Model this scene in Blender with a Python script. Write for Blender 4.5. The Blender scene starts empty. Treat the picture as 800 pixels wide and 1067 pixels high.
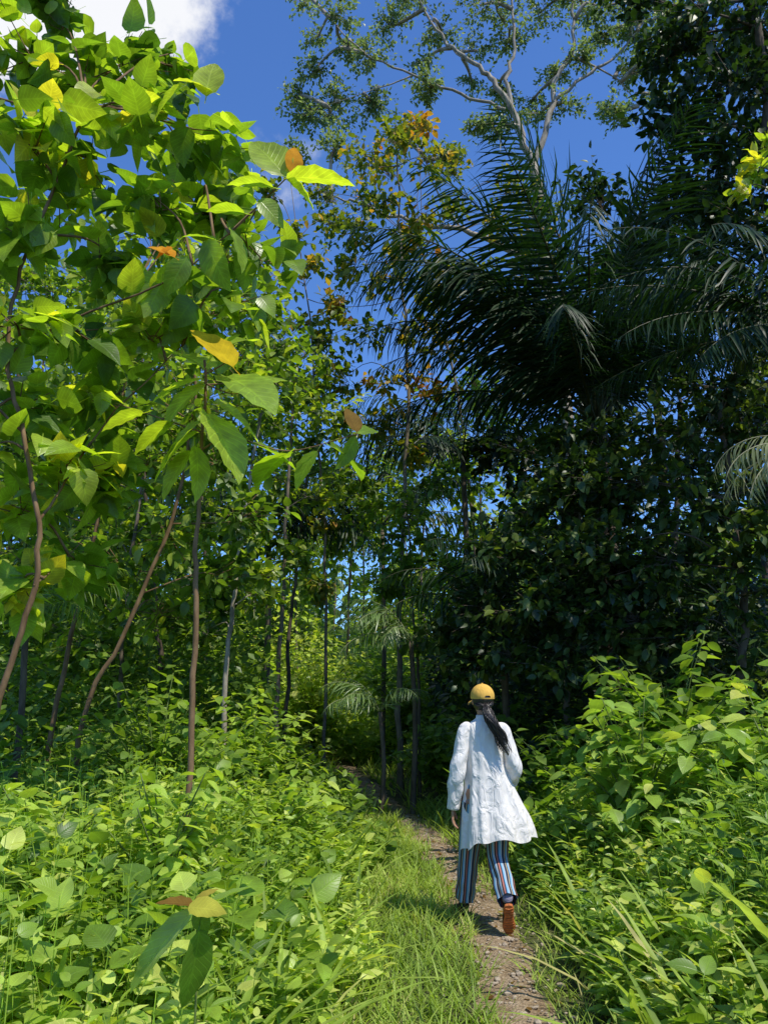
import bpy, bmesh, math, random
import numpy as np
rng=np.random.default_rng(11); random.seed(5)
C=bpy.context.scene.collection
R_=math.radians
# ------------------------------------------------------------ camera
PIT=R_(13.0); CZ=1.65; F=806.0
cam=bpy.data.cameras.new('camera'); co=bpy.data.objects.new('camera',cam); C.objects.link(co)
co.location=(0,0,CZ); co.rotation_euler=(math.pi/2+PIT,0,0)
cam.sensor_fit='VERTICAL'; cam.sensor_height=36; cam.lens=F/1067*36; cam.clip_end=2000; cam.clip_start=.05
bpy.context.scene.camera=co
def at(px,py,Y):
    x=(px-400)/F; y=(533.5-py)/F
    dy=math.cos(PIT)-y*math.sin(PIT); dz=math.sin(PIT)+y*math.cos(PIT)
    t=Y/dy
    return np.array([x*t,Y,CZ+dz*t])
# ------------------------------------------------------------ terrain
PY=[-4,2,4.4,5.76,9.1,13,20.4,30,60]; PX=[.4,.55,.67,.76,.55,-.1,-1.3,-3.2,-8]
def xc(y): return np.interp(y,PY,PX)
def sm(t): t=np.clip(t,0,1); return t*t*(3-2*t)
def hh(x,y):
    x=np.asarray(x,float); y=np.asarray(y,float); d=x-xc(y)
    h=.38*sm((d-.45)/2.2)+.10*np.clip(d-3.5,0,20)+.14*sm((-d-.5)/2.0)+.03*np.clip(-d-4,0,20)
    h+= .05*np.sin(x*1.7+y*.9)*sm((abs(d)-.4)/1.)+.03*np.sin(x*3.1-y*2.3)*sm((abs(d)-.4)/1.)
    return h
# ------------------------------------------------------------ mesh tools
def norm(a): return a/np.maximum(np.linalg.norm(a,axis=-1,keepdims=True),1e-9)
class Acc:
    def __init__(s): s.v=[];s.f=[];s.a=[];s.n=0
    def add(s,V,F,A):
        s.v.append(V);s.f.append(F+s.n);s.a.append(A);s.n+=len(V)
    def build(s,name,mat,parent=None,smooth=True):
        V=np.concatenate(s.v);Fa=np.concatenate(s.f);A=np.concatenate(s.a)
        if parent is not None and 'wloc' in parent: V=V-np.array(list(parent['wloc']))
        me=bpy.data.meshes.new(name)
        me.vertices.add(len(V)); me.vertices.foreach_set('co',V.astype(np.float32).ravel())
        me.loops.add(Fa.size); me.loops.foreach_set('vertex_index',Fa.astype(np.int32).ravel())
        me.polygons.add(len(Fa)); me.polygons.foreach_set('loop_start',np.arange(0,Fa.size,3,dtype=np.int32))
        me.polygons.foreach_set('use_smooth',np.full(len(Fa),smooth))
        me.update(calc_edges=True)
        at_=me.attributes.new('lf','FLOAT_VECTOR','POINT'); at_.data.foreach_set('vector',A.astype(np.float32).ravel())
        me.materials.append(mat)
        o=bpy.data.objects.new(name,me); C.objects.link(o)
        if parent is not None: o.parent=parent
        return o
def tag(o,label=None,cat=None,group=None,kind=None):
    if label:o['label']=label
    if cat:o['category']=cat
    if group:o['group']=group
    if kind:o['kind']=kind
    return o
def thing(name,label,cat,loc,group=None):
    o=bpy.data.objects.new(name,None); C.objects.link(o); o.location=[float(v) for v in loc]; o.empty_display_size=.1
    tag(o,label,cat,group); o['wloc']=[float(v) for v in loc]
    return o
def tpl(st,wd,fold=.25,droop=.15,wave=0.):
    V=[];U=[];Fc=[]
    for i,(s_,w) in enumerate(zip(st[:-1],wd[:-1])):
        for k in(-1,0,1):
            V.append((k*w,s_,fold*w*abs(k)-droop*max(s_,0)**2+wave*abs(k)*(-1)**i*(1 if k>0 else .6))); U.append((k,s_))
    V.append((0,st[-1],-droop*st[-1]**2)); U.append((0,st[-1]))
    n=len(st)-1
    for i in range(n-1):
        a=i*3;b=a+3
        Fc+=[(a,a+1,b+1),(a,b+1,b),(a+1,a+2,b+2),(a+1,b+2,b+1)]
    a=(n-1)*3;t=n*3
    Fc+=[(a,a+1,t),(a+1,a+2,t)]
    return np.array(V,float),np.array(Fc),np.array(U,float)
OV=tpl([-.22,0,.04,.2,.42,.66,.86,1],[.012,.012,.12,.27,.31,.24,.11,0],.22,.22)
BIG=tpl([-.18,0,.03,.1,.2,.32,.45,.58,.7,.81,.91,1],[.01,.01,.09,.19,.26,.3,.31,.28,.23,.165,.085,0],.2,.25,.016)
HRT=tpl([-.3,0,.03,.18,.4,.65,.86,1],[.012,.012,.2,.38,.39,.27,.11,0],.18,.28)
LAN=tpl([-.12,0,.15,.4,.7,1],[.01,.01,.12,.17,.12,0],.3,.3)
MID=tpl([0,.3,.65,1],[.03,.3,.24,0],.25,.2)
FARV=(np.array([(0,0,0),(-.3,.45,.06),(.3,.45,.06),(0,1,-.05)],float),np.array([(0,2,3),(0,3,1)]),np.array([(0,0),(-1,.5),(1,.5),(0,1)],float))
BLD=tpl([0,.3,.6,.85,1],[.022,.028,.022,.012,0],.3,.45)
STRAP=tpl([0,.2,.45,.7,.88,1],[.02,.034,.038,.028,.015,0],.25,.55)
LFT=tpl([0,.3,.7,1],[.014,.023,.017,0],.3,.45)
def place(acc,tp,P,D,N,S,W=1.0,R=None):
    P=np.atleast_2d(P);D=norm(np.atleast_2d(D));n=len(P)
    N=np.broadcast_to(N,(n,3)); S=np.broadcast_to(S,(n,));W=np.broadcast_to(W,(n,))
    X=norm(np.cross(D,N));N2=np.cross(X,D)
    V,Fc,U=tp;k=len(V)
    G=(V[None,:,0,None]*W[:,None,None]*X[:,None]+V[None,:,1,None]*D[:,None]+V[None,:,2,None]*N2[:,None])*S[:,None,None]+P[:,None]
    Fa=(Fc[None]+(np.arange(n)*k)[:,None,None]).reshape(-1,3)
    if R is None:R=rng.random(n)
    R=np.broadcast_to(R,(n,))
    A=np.empty((n,k,3));A[:,:,0]=R[:,None];A[:,:,1]=U[None,:,0];A[:,:,2]=U[None,:,1]
    acc.add(G.reshape(-1,3),Fa,A.reshape(-1,3))
def sticks(acc,A,B,ra,rb,R=.5):
    A=np.atleast_2d(A);B=np.atleast_2d(B);n=len(A);D=norm(B-A)
    X=norm(np.cross(D,np.array([.31,.2,.93])));Y=np.cross(D,X)
    ra=np.broadcast_to(ra,(n,));rb=np.broadcast_to(rb,(n,))
    V=np.empty((n,6,3))
    for i in range(3):
        a=i*2*math.pi/3;o=math.cos(a)*X+math.sin(a)*Y
        V[:,i]=A+o*ra[:,None];V[:,i+3]=B+o*rb[:,None]
    f=[]
    for i in range(3):
        j=(i+1)%3;f+=[(i,j,j+3),(i,j+3,i+3)]
    Fa=(np.array(f)[None]+(np.arange(n)*6)[:,None,None]).reshape(-1,3)
    At=np.zeros((n*6,3));At[:,0]=R
    acc.add(V.reshape(-1,3),Fa,At)
def cat(pts,k=6):
    p=np.array(pts,float)
    if len(p)<3:
        t=np.linspace(0,1,k+1)[:,None];return p[0]*(1-t)+p[1]*t
    p=np.vstack([2*p[0]-p[1],p,2*p[-1]-p[-2]]);out=[]
    for i in range(1,len(p)-2):
        for t in np.arange(k)/k:
            out.append(.5*((2*p[i])+(-p[i-1]+p[i+1])*t+(2*p[i-1]-5*p[i]+4*p[i+1]-p[i+2])*t*t+(-p[i-1]+3*p[i]-3*p[i+1]+p[i+2])*t**3))
    out.append(p[-2]);return np.array(out)
def tube(acc,pts,rad,sides=8,R=.5,cap=True,flat=None,fn=None):
    pts=np.array(pts,float);n=len(pts)
    rad=np.interp(np.linspace(0,1,n),np.linspace(0,1,len(np.atleast_1d(rad))),np.atleast_1d(rad))
    T=norm(np.gradient(pts,axis=0))
    ref=np.array([1.,0,0]) if flat is None else np.array(flat,float)
    if flat is None and abs(T[0]@ref)>.9: ref=np.array([0,1.,0])
    V=[];A=[]
    X=None
    for i in range(n):
        if X is None: X=ref-T[i]*(ref@T[i])
        else: X=X-T[i]*(X@T[i])
        X=X/np.linalg.norm(X);Y=np.cross(T[i],X)
        for j in range(sides):
            a=2*math.pi*j/sides
            r=rad[i]*(fn(i/(n-1),a) if fn else 1)
            V.append(pts[i]+r*(math.cos(a)*X+math.sin(a)*Y));A.append((R,j/sides,i/(n-1)))
    Fc=[]
    for i in range(n-1):
        for j in range(sides):
            a=i*sides+j;b=i*sides+(j+1)%sides;c=b+sides;d=a+sides
            Fc+=[(a,b,c),(a,c,d)]
    if cap:
        V.append(pts[0]);V.append(pts[-1]);A+=[(R,0,0),(R,0,1)];e=(n-1)*sides
        for j in range(sides):
            Fc+=[(n*sides,(j+1)%sides,j),(n*sides+1,e+j,e+(j+1)%sides)]
    acc.add(np.array(V),np.array(Fc),np.array(A,float))
# ------------------------------------------------------------ materials
def newmat(name):
    m=bpy.data.materials.new(name);m.use_nodes=True;nt=m.node_tree;nt.nodes.clear()
    out=nt.nodes.new('ShaderNodeOutputMaterial');return m,nt,out
def ramp(nt,stops,interp='LINEAR'):
    r=nt.nodes.new('ShaderNodeValToRGB');r.color_ramp.interpolation=interp
    e=r.color_ramp.elements
    while len(e)<len(stops):e.new(.5)
    for i,(p,c) in enumerate(stops):
        e[i].position=p;e[i].color=(*c,1)
    return r
def leaf_mat(name,stops,trans=.4,tg=(1.5,1.7,.7),rough=.45,spec=.5,vein=0.0):
    m,nt,out=newmat(name);N=nt.nodes;L=nt.links
    a=N.new('ShaderNodeAttribute');a.attribute_name='lf'
    s=N.new('ShaderNodeSeparateXYZ');L.new(a.outputs['Vector'],s.inputs[0])
    r=ramp(nt,stops);L.new(s.outputs[0],r.inputs[0]);col=r.outputs[0]
    geo=N.new('ShaderNodeNewGeometry')
    nz=N.new('ShaderNodeTexNoise');nz.inputs['Scale'].default_value=9;nz.inputs['Detail'].default_value=3
    L.new(geo.outputs['Position'],nz.inputs['Vector'])
    mr=N.new('ShaderNodeMapRange');mr.inputs[1].default_value=.3;mr.inputs[2].default_value=.7;mr.inputs[3].default_value=.72;mr.inputs[4].default_value=1.28
    L.new(nz.outputs[0],mr.inputs[0])
    mx=N.new('ShaderNodeVectorMath');mx.operation='SCALE';L.new(col,mx.inputs[0]);L.new(mr.outputs[0],mx.inputs['Scale']);col=mx.outputs[0]
    bump=None
    if vein>0:
        ab=N.new('ShaderNodeMath');ab.operation='ABSOLUTE';L.new(s.outputs[1],ab.inputs[0])
        m1=N.new('ShaderNodeMath');m1.operation='MULTIPLY_ADD';m1.inputs[1].default_value=-.22;L.new(ab.outputs[0],m1.inputs[0]);L.new(s.outputs[2],m1.inputs[2])
        m2=N.new('ShaderNodeMath');m2.operation='MULTIPLY';m2.inputs[1].default_value=62;L.new(m1.outputs[0],m2.inputs[0])
        m3=N.new('ShaderNodeMath');m3.operation='SINE';L.new(m2.outputs[0],m3.inputs[0])
        m4=N.new('ShaderNodeMapRange');m4.inputs[1].default_value=.8;m4.inputs[2].default_value=1;m4.inputs[3].default_value=0;m4.inputs[4].default_value=1;L.new(m3.outputs[0],m4.inputs[0])
        m5=N.new('ShaderNodeMapRange');m5.inputs[1].default_value=0;m5.inputs[2].default_value=.09;m5.inputs[3].default_value=1;m5.inputs[4].default_value=0;L.new(ab.outputs[0],m5.inputs[0])
        mm=N.new('ShaderNodeMath');mm.operation='MAXIMUM';L.new(m4.outputs[0],mm.inputs[0]);L.new(m5.outputs[0],mm.inputs[1])
        mk=N.new('ShaderNodeMath');mk.operation='MULTIPLY_ADD';mk.inputs[1].default_value=vein;mk.inputs[2].default_value=1;L.new(mm.outputs[0],mk.inputs[0])
        mx2=N.new('ShaderNodeVectorMath');mx2.operation='SCALE';L.new(col,mx2.inputs[0]);L.new(mk.outputs[0],mx2.inputs['Scale']);col=mx2.outputs[0]
        bump=N.new('ShaderNodeBump');bump.inputs['Strength'].default_value=.35;bump.inputs['Distance'].default_value=.004;bump.invert=True;L.new(mm.outputs[0],bump.inputs['Height'])
    p=N.new('ShaderNodeBsdfPrincipled');L.new(col,p.inputs['Base Color']);p.inputs['Roughness'].default_value=rough;p.inputs['Specular IOR Level'].default_value=spec
    if bump:L.new(bump.outputs[0],p.inputs['Normal'])
    tm=N.new('ShaderNodeVectorMath');tm.operation='MULTIPLY';tm.inputs[1].default_value=tg;L.new(col,tm.inputs[0])
    t=N.new('ShaderNodeBsdfTranslucent');L.new(tm.outputs[0],t.inputs['Color'])
    mix=N.new('ShaderNodeMixShader');mix.inputs[0].default_value=trans;L.new(p.outputs[0],mix.inputs[1]);L.new(t.outputs[0],mix.inputs[2])
    L.new(mix.outputs[0],out.inputs[0]);return m
def solid_mat(name,c1,c2,scale=20,rough=.8,bump=.3,stretch=(1,1,1),spec=.3,c3=None,dist=.01,detail=6):
    m,nt,out=newmat(name);N=nt.nodes;L=nt.links
    tc=N.new('ShaderNodeTexCoord');mp=N.new('ShaderNodeMapping');mp.inputs['Scale'].default_value=stretch
    L.new(tc.outputs['Object'],mp.inputs[0])
    nz=N.new('ShaderNodeTexNoise');nz.inputs['Scale'].default_value=scale;nz.inputs['Detail'].default_value=detail;nz.inputs['Roughness'].default_value=.65;L.new(mp.outputs[0],nz.inputs['Vector'])
    st=[(.32,c1),(.68,c2)]
    if c3: st=[(.3,c1),(.5,c2),(.7,c3)]
    r=ramp(nt,st);L.new(nz.outputs[0],r.inputs[0])
    p=N.new('ShaderNodeBsdfPrincipled');L.new(r.outputs[0],p.inputs['Base Color']);p.inputs['Roughness'].default_value=rough;p.inputs['Specular IOR Level'].default_value=spec
    b=N.new('ShaderNodeBump');b.inputs['Strength'].default_value=bump;b.inputs['Distance'].default_value=dist;L.new(nz.outputs[0],b.inputs['Height']);L.new(b.outputs[0],p.inputs['Normal'])
    L.new(p.outputs[0],out.inputs[0]);return m
M={}
M['broad']=leaf_mat('broad_leaf',[(0,(.035,.085,.012)),(.35,(.11,.20,.022)),(.7,(.24,.36,.035)),(.93,(.38,.48,.05)),(1,(.50,.47,.05))],.56,(1.9,1.85,.5),.34,.55,.3)
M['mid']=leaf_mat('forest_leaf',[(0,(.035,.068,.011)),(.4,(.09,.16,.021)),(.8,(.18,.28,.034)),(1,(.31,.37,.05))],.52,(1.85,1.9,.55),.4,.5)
M['dark']=leaf_mat('shade_painted_leaf',[(0,(.010,.023,.006)),(.5,(.025,.052,.011)),(.9,(.055,.10,.018)),(1,(.14,.18,.03))],.32,(1.5,1.7,.6),.42,.45)  # deep shade of the right-hand forest is put into this darker leaf colour
M['gold']=leaf_mat('turning_leaf',[(0,(.07,.12,.015)),(.45,(.16,.22,.022)),(.62,(.32,.29,.03)),(.85,(.44,.25,.035)),(1,(.40,.15,.02))],.5,(1.6,1.5,.6),.45,.35)
M['grey']=leaf_mat('canopy_leaf',[(0,(.06,.10,.035)),(.5,(.14,.20,.07)),(1,(.28,.33,.14))],.45,(1.5,1.6,.8),.4,.5)
M['herb']=leaf_mat('herb_leaf',[(0,(.10,.19,.022)),(.4,(.24,.37,.04)),(.8,(.42,.55,.08)),(1,(.58,.64,.14))],.46,(1.5,1.5,.5),.4,.5,.25)
M['herb2']=leaf_mat('lance_herb_leaf',[(0,(.07,.15,.022)),(.4,(.19,.32,.04)),(.85,(.35,.48,.08)),(1,(.55,.57,.12))],.42,(1.5,1.55,.55),.34,.55,.2)
M['under']=leaf_mat('understorey_leaf',[(0,(.05,.10,.015)),(.5,(.145,.245,.033)),(1,(.30,.41,.055))],.48,(1.7,1.75,.55),.42,.4)
M['grass']=leaf_mat('grass_blade',[(0,(.15,.24,.035)),(.5,(.31,.43,.065)),(.88,(.43,.54,.11)),(1,(.55,.51,.2))],.45,(1.35,1.4,.6),.5,.3)
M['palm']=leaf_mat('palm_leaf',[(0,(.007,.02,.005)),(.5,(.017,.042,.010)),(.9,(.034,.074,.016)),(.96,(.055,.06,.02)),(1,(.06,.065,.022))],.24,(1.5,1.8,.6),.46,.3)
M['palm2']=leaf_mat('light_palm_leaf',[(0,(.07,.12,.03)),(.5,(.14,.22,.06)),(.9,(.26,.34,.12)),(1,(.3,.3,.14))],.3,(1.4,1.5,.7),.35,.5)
M['dryp']=leaf_mat('dry_palm_leaf',[(0,(.13,.17,.05)),(.5,(.25,.28,.12)),(1,(.45,.42,.26))],.3,(1.3,1.3,.8),.5,.3)
M['yellow']=leaf_mat('yellow_leaf',[(0,(.60,.42,.015)),(1,(.72,.50,.02))],.5,(1.25,1.1,.4),.75,.08,.12)
M['orange']=leaf_mat('orange_leaf',[(0,(.66,.27,.02)),(1,(.72,.33,.025))],.5,(1.25,1.1,.4),.75,.08,.12)
M['brown']=leaf_mat('dry_brown_leaf',[(0,(.10,.05,.012)),(.5,(.22,.13,.025)),(.8,(.34,.28,.04)),(1,(.40,.40,.05))],.35,(1.3,1.15,.6),.7,.1,.25)
M['bark']=solid_mat('brown_bark',(.045,.034,.022),(.15,.115,.078),14,.9,.6,(1,1,.25))
M['barkp']=solid_mat('pale_bark',(.17,.14,.10),(.44,.38,.30),7,.85,.5,(1,1,.4))
M['barkg']=solid_mat('grey_bark',(.08,.065,.045),(.26,.21,.15),12,.9,.5,(1,1,.3))
M['barkr']=solid_mat('reddish_bark',(.09,.052,.024),(.27,.17,.09),12,.85,.5,(1,1,.3),spec=.15)
M['stem']=solid_mat('green_stem',(.08,.13,.025),(.16,.2,.05),20,.6,.1)
M['ground']=solid_mat('forest_soil',(.02,.024,.008),(.07,.075,.025),3,.95,.6,c3=(.035,.06,.014),dist=.05)
M['stone']=solid_mat('path_stone',(.20,.155,.11),(.44,.36,.27),30,.85,.4)
def path_mat():
    m,nt,out=newmat('dirt_path');N=nt.nodes;L=nt.links
    tc=N.new('ShaderNodeTexCoord')
    n1=N.new('ShaderNodeTexNoise');n1.inputs['Scale'].default_value=6;n1.inputs['Detail'].default_value=12;n1.inputs['Roughness'].default_value=.78;L.new(tc.outputs['Object'],n1.inputs[0])
    r=ramp(nt,[(.32,(.12,.08,.045)),(.48,(.31,.225,.14)),(.68,(.52,.41,.28))]);L.new(n1.outputs[0],r.inputs[0])
    v=N.new('ShaderNodeTexVoronoi');v.inputs['Scale'].default_value=60;v.inputs['Randomness'].default_value=1;L.new(tc.outputs['Object'],v.inputs['Vector'])
    r2=ramp(nt,[(.0,(1.15,1.12,1.1)),(.35,(1,1,1)),(.7,(.72,.69,.66))]);L.new(v.outputs['Distance'],r2.inputs[0])
    mu=N.new('ShaderNodeVectorMath');mu.operation='MULTIPLY';L.new(r.outputs[0],mu.inputs[0]);L.new(r2.outputs[0],mu.inputs[1])
    p=N.new('ShaderNodeBsdfPrincipled');L.new(mu.outputs[0],p.inputs['Base Color']);p.inputs['Roughness'].default_value=.95;p.inputs['Specular IOR Level'].default_value=.1
    ad=N.new('ShaderNodeMath');ad.operation='MULTIPLY_ADD';ad.inputs[1].default_value=-.4;L.new(v.outputs['Distance'],ad.inputs[0]);L.new(n1.outputs[0],ad.inputs[2])
    b=N.new('ShaderNodeBump');b.inputs['Strength'].default_value=.9;b.inputs['Distance'].default_value=.035;L.new(ad.outputs[0],b.inputs['Height']);L.new(b.outputs[0],p.inputs['Normal'])
    L.new(p.outputs[0],out.inputs[0]);return m
M['path']=path_mat()
# ------------------------------------------------------------ ground + path
def grid(xs,ys,zf):
    X,Y=np.meshgrid(xs,ys);V=np.stack([X.ravel(),Y.ravel(),zf(X,Y).ravel()],1)
    nx=len(xs);ny=len(ys);i,j=np.meshgrid(np.arange(nx-1),np.arange(ny-1));a=(j*nx+i).ravel()
    Fc=np.concatenate([np.stack([a,a+1,a+nx+1],1),np.stack([a,a+nx+1,a+nx],1)])
    return V,Fc
xs=np.concatenate([[-400,-150,-60,-30,-18],np.arange(-12,12.01,.25),[18,30,60,150,400]])
ys=np.concatenate([[-300,-100,-30,-12],np.arange(-5,30.01,.25),[34,40,50,70,120,250,600]])
g=Acc();V,Fc=grid(xs,ys,lambda x,y:np.minimum(hh(x,y),3.0)+.0*x);g.add(V,Fc,np.zeros((len(V),3)))
tag(g.build('ground',M['ground']),kind='structure')
p=Acc();yy=np.arange(-2,20,.06);V=[];nk=13
for y in yy:
    w0=.215+.035*math.sin(y*2.1)+.025*math.sin(y*5.3+1)+.02*math.sin(y*13);w1=.22+.035*math.sin(y*1.7+2)+.025*math.sin(y*6.1)+.02*math.sin(y*14.7+2)
    for k in range(nk):
        u=k/(nk-1);x=xc(y)-w0+u*(w0+w1)
        V.append((x,y,float(hh(x,y))+.006+.012*(1+math.sin(y*3+u*5)*math.cos(y*7.3-u*9))*math.sin(math.pi*u)))
V=np.array(V);ny=len(yy);i,j=np.meshgrid(np.arange(nk-1),np.arange(ny-1));a=(j*nk+i).ravel()
Fc=np.concatenate([np.stack([a,a+1,a+nk+1],1),np.stack([a,a+nk+1,a+nk],1)])
p.add(V,Fc,np.zeros((len(V),3)));tag(p.build('path',M['path']),kind='structure')
st=Acc()
bm=bmesh.new();bmesh.ops.create_icosphere(bm,subdivisions=1,radius=1);sv=np.array([v.co[:] for v in bm.verts]);sf=np.array([[v.index for v in f.verts] for f in bm.faces]);bm.free()
for _ in range(1100):
    y=rng.uniform(3,11);x=xc(y)+rng.normal(0,.12);r=rng.uniform(.004,.012)*(2. if rng.random()<.08 else 1)
    st.add(sv*np.array([r*rng.uniform(.8,1.5),r*rng.uniform(.8,1.4),r*.7])*(1+.25*rng.random((len(sv),1)))+np.array([x,y,float(hh(x,y))+.02]),sf,np.full((len(sv),3),.5))
tag(st.build('gravel',M['stone'],smooth=False),'small stones strewn along the dirt path','gravel',kind='stuff')
lt=Acc();n=150;y=rng.uniform(3.2,13,n);x=xc(y)+rng.choice([-1,1],n)*np.abs(rng.normal(.13,.07,n))
place(lt,MID,np.stack([x,y,hh(x,y)+.03],1),np.c_[rng.normal(size=(n,2)),rng.normal(0,.12,n)],norm(np.c_[rng.normal(0,.25,(n,2)),np.ones(n)]),rng.uniform(.025,.055,n),1.,rng.uniform(0,.6,n))
tag(lt.build('leaf_litter',M['brown']),'dry brown leaves scattered on the dirt path','leaf litter',kind='stuff')
# ------------------------------------------------------------ undergrowth (stuff)
def herb(name,label,n,xr,yr,test,Hf,m,size,tp,mat,stemr=.003,out=.9,up=.35):
    acc=Acc();y=rng.uniform(*yr,n);x=rng.uniform(*xr,n)
    ok=test(x,y)&(abs(x)<.56*y+1.0);x=x[ok];y=y[ok];n=len(x)
    H=Hf(x,y)*rng.uniform(.6,1.4,n)
    B=np.stack([x,y,hh(x,y)],1);lean=rng.normal(0,.2,(n,2));T=B+np.c_[lean*H[:,None],H]
    sticks(acc,B,T,stemr,stemr*.6,.6)
    t=np.linspace(.28,1,m)[None]+rng.uniform(-.03,.03,(n,m))
    az=rng.uniform(0,6.28,(n,1))+np.arange(m)[None]*2.4+rng.normal(0,.3,(n,m))
    P=B[:,None]+(T-B)[:,None]*t[:,:,None]
    upv=up+.5*(t-.6)+rng.normal(0,.3,(n,m))
    D=np.stack([np.cos(az)*out,np.sin(az)*out,upv],-1)
    P=P+norm(D)*.02
    S=size*(1.15-.45*t)*rng.uniform(.5,1.35,(n,m))*(.45+1.05*rng.random((n,1)))
    patch=.5+.25*np.sin(x*2.3+y*1.1)*np.cos(y*1.9-x)+rng.normal(0,.22,n)
    Rr=np.clip(patch[:,None]+rng.normal(0,.2,(n,m)),0,1)
    Nn=norm(np.concatenate([rng.normal(0,.45,(n*m,2)),np.ones((n*m,1))],1))
    place(acc,tp,P.reshape(-1,3),D.reshape(-1,3),Nn,S.ravel(),1.0,Rr.ravel())
    return tag(acc.build(name,mat),label,name.replace('_',' '),kind='stuff')
dl=lambda x,y:x-xc(y)
herb('ground_cover','bright green broad-leaved weeds carpeting the ground left of the path',3000,(-6,.6),(2.3,8.5),lambda x,y:dl(x,y)<-1.0-.15*np.sin(y*2.3),lambda x,y:.30+.24*sm((-dl(x,y)-1.)/1.6),14,.10,OV,M['herb'])
herb('heart_leaved_weeds','larger heart-shaped lime leaves dotted through the carpet left of the path',420,(-6,.6),(2.3,8.5),lambda x,y:dl(x,y)<-1.1,lambda x,y:.42+.24*sm((-dl(x,y)-1.)/1.6),8,.17,HRT,M['herb'],.004)
herb('leafy_weeds','narrow-leaved weeds mingled with the carpet left of the path',1900,(-6,.6),(2.3,8.5),lambda x,y:dl(x,y)<-.85-.15*np.sin(y*2.3),lambda x,y:.36+.34*sm((-dl(x,y)-.9)/1.6),16,.095,LAN,M['herb'])
herb('weed_patch','upright leafy weeds crowding the right side of the path',4300,(1,6),(2.3,8.5),lambda x,y:dl(x,y)>.48,lambda x,y:.22+.50*sm((dl(x,y)-.4)/1.3),18,.115,LAN,M['herb2'])
herb('broad_weeds','rounder leafed weeds mixed into the right bank',800,(1,6),(2.3,8.5),lambda x,y:dl(x,y)>.6,lambda x,y:.36+.42*sm((dl(x,y)-.4)/1.3),12,.13,OV,M['herb'])
herb('undergrowth','low undergrowth covering the forest floor beyond the clearing',6500,(-12,12),(7.5,24),lambda x,y:abs(dl(x,y))>.42+.03*y,lambda x,y:.45+.45*sm((abs(dl(x,y))-.8)/2.),13,.16,MID,M['under'],.004)
def grassf(name,label,n,xr,yr,test,h0,h1,tp,mat,W=1.,sp=.45):
    acc=Acc();y=rng.uniform(*yr,n);x=rng.uniform(*xr,n);ok=test(x,y)&(abs(x)<.56*y+1.);x=x[ok];y=y[ok];n=len(x)
    D=np.c_[rng.normal(0,sp,(n,2)),np.ones(n)]
    N=norm(np.c_[norm(D[:,:2])*-1,np.full(n,.6)])
    place(acc,tp,np.stack([x,y,hh(x,y)-.01],1),D,N,rng.uniform(h0,h1,n),W,np.clip(.5+.2*np.sin(x*4+y*2)+rng.normal(0,.22,n),0,1))
    return tag(acc.build(name,mat),label,'grass',kind='stuff')
grassf('grass','fine bright grass edging the left side of the path',44000,(-2.2,1),(2.4,12),lambda x,y:(dl(x,y)<-.14-.06*np.sin(y*7)-.04*np.sin(y*17))&(dl(x,y)>-1.25-.25*np.sin(y*2)),.06,.23,BLD,M['grass'],.9)
grassf('grass','short grass fringe along the right side of the path',11000,(0,2),(2.4,12),lambda x,y:(dl(x,y)>.16+.06*np.sin(y*6)+.04*np.sin(y*15))&(dl(x,y)<.65),.06,.2,BLD,M['grass'],.9)
grassf('path_tufts','tiny grass tufts growing on the dirt path',700,(0,1.5),(3,11),lambda x,y:(abs(dl(x,y))<.2)&(np.sin(x*23+np.sin(y*9)*2)*np.cos(y*11)>.45),.03,.09,BLD,M['grass'],1.)
grassf('tall_grass','taller arching grass blades among the weeds near the camera',2300,(-3.5,4),(2.3,7.5),lambda x,y:(dl(x,y)>.5)|(dl(x,y)<-.9),.4,.8,BLD,M['grass'],1.)
grassf('tall_grass','long bladed grass in the middle distance beside the winding path',7000,(-6,5),(9,20),lambda x,y:(abs(dl(x,y))>.25)&(abs(dl(x,y))<2.2),.15,.4,BLD,M['grass'],1.8)
def mass(name,label,n,xr,yr,test,Hf,size,mat,tp=FARV,low=.45,cat_=None):
    a=Acc();y=rng.uniform(*yr,n);x=rng.uniform(*xr,n);ok=test(x,y)&(abs(x)<.56*y+2.);x=x[ok];y=y[ok];n=len(x)
    H=Hf(x,y)*(.75+.25*np.sin(x*2.1+np.sin(y*1.3)*2)*np.cos(y*1.7+x*.6)+.12*np.sin(x*5.3+y*4.1))
    z=hh(x,y)+H*rng.random(n)**low+rng.normal(0,.12,n)
    Rr=np.clip(.5+.22*np.sin(x*1.9+z*2.3+y)+rng.normal(0,.2,n),0,1)
    place(a,tp,np.stack([x,y,np.maximum(z,.05)],1),np.c_[rng.normal(0,1,(n,2)),rng.normal(-.2,.5,n)],norm(np.c_[rng.normal(0,.45,n),rng.normal(-.3,.45,n),np.ones(n)]),size*rng.uniform(.6,1.25,n),1.,Rr)
    return tag(a.build(name,mat),label,cat_ or 'thicket',kind='stuff')
mass('thicket','tangled green thicket of saplings and vines filling the left forest floor',60000,(-18,2),(11,30),lambda x,y:dl(x,y)<-1.3-.03*y,lambda x,y:1.7+.1*y+.9*sm((-dl(x,y)-3)/4),.2,M['under'])
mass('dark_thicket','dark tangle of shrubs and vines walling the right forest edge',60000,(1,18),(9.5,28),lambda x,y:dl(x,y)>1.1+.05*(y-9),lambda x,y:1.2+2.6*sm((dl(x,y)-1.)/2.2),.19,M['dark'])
mass('sun_painted_thicket','bright foliage with sunlight put into its leaf colour, in the gap where the path vanishes',34000,(-9,4),(18,32),lambda x,y:abs(dl(x,y))<3.6,lambda x,y:.7+.3*(y-17),.24,M['herb'])  # gap is shaded; brighter herb leaves stand in for sunlight
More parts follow.
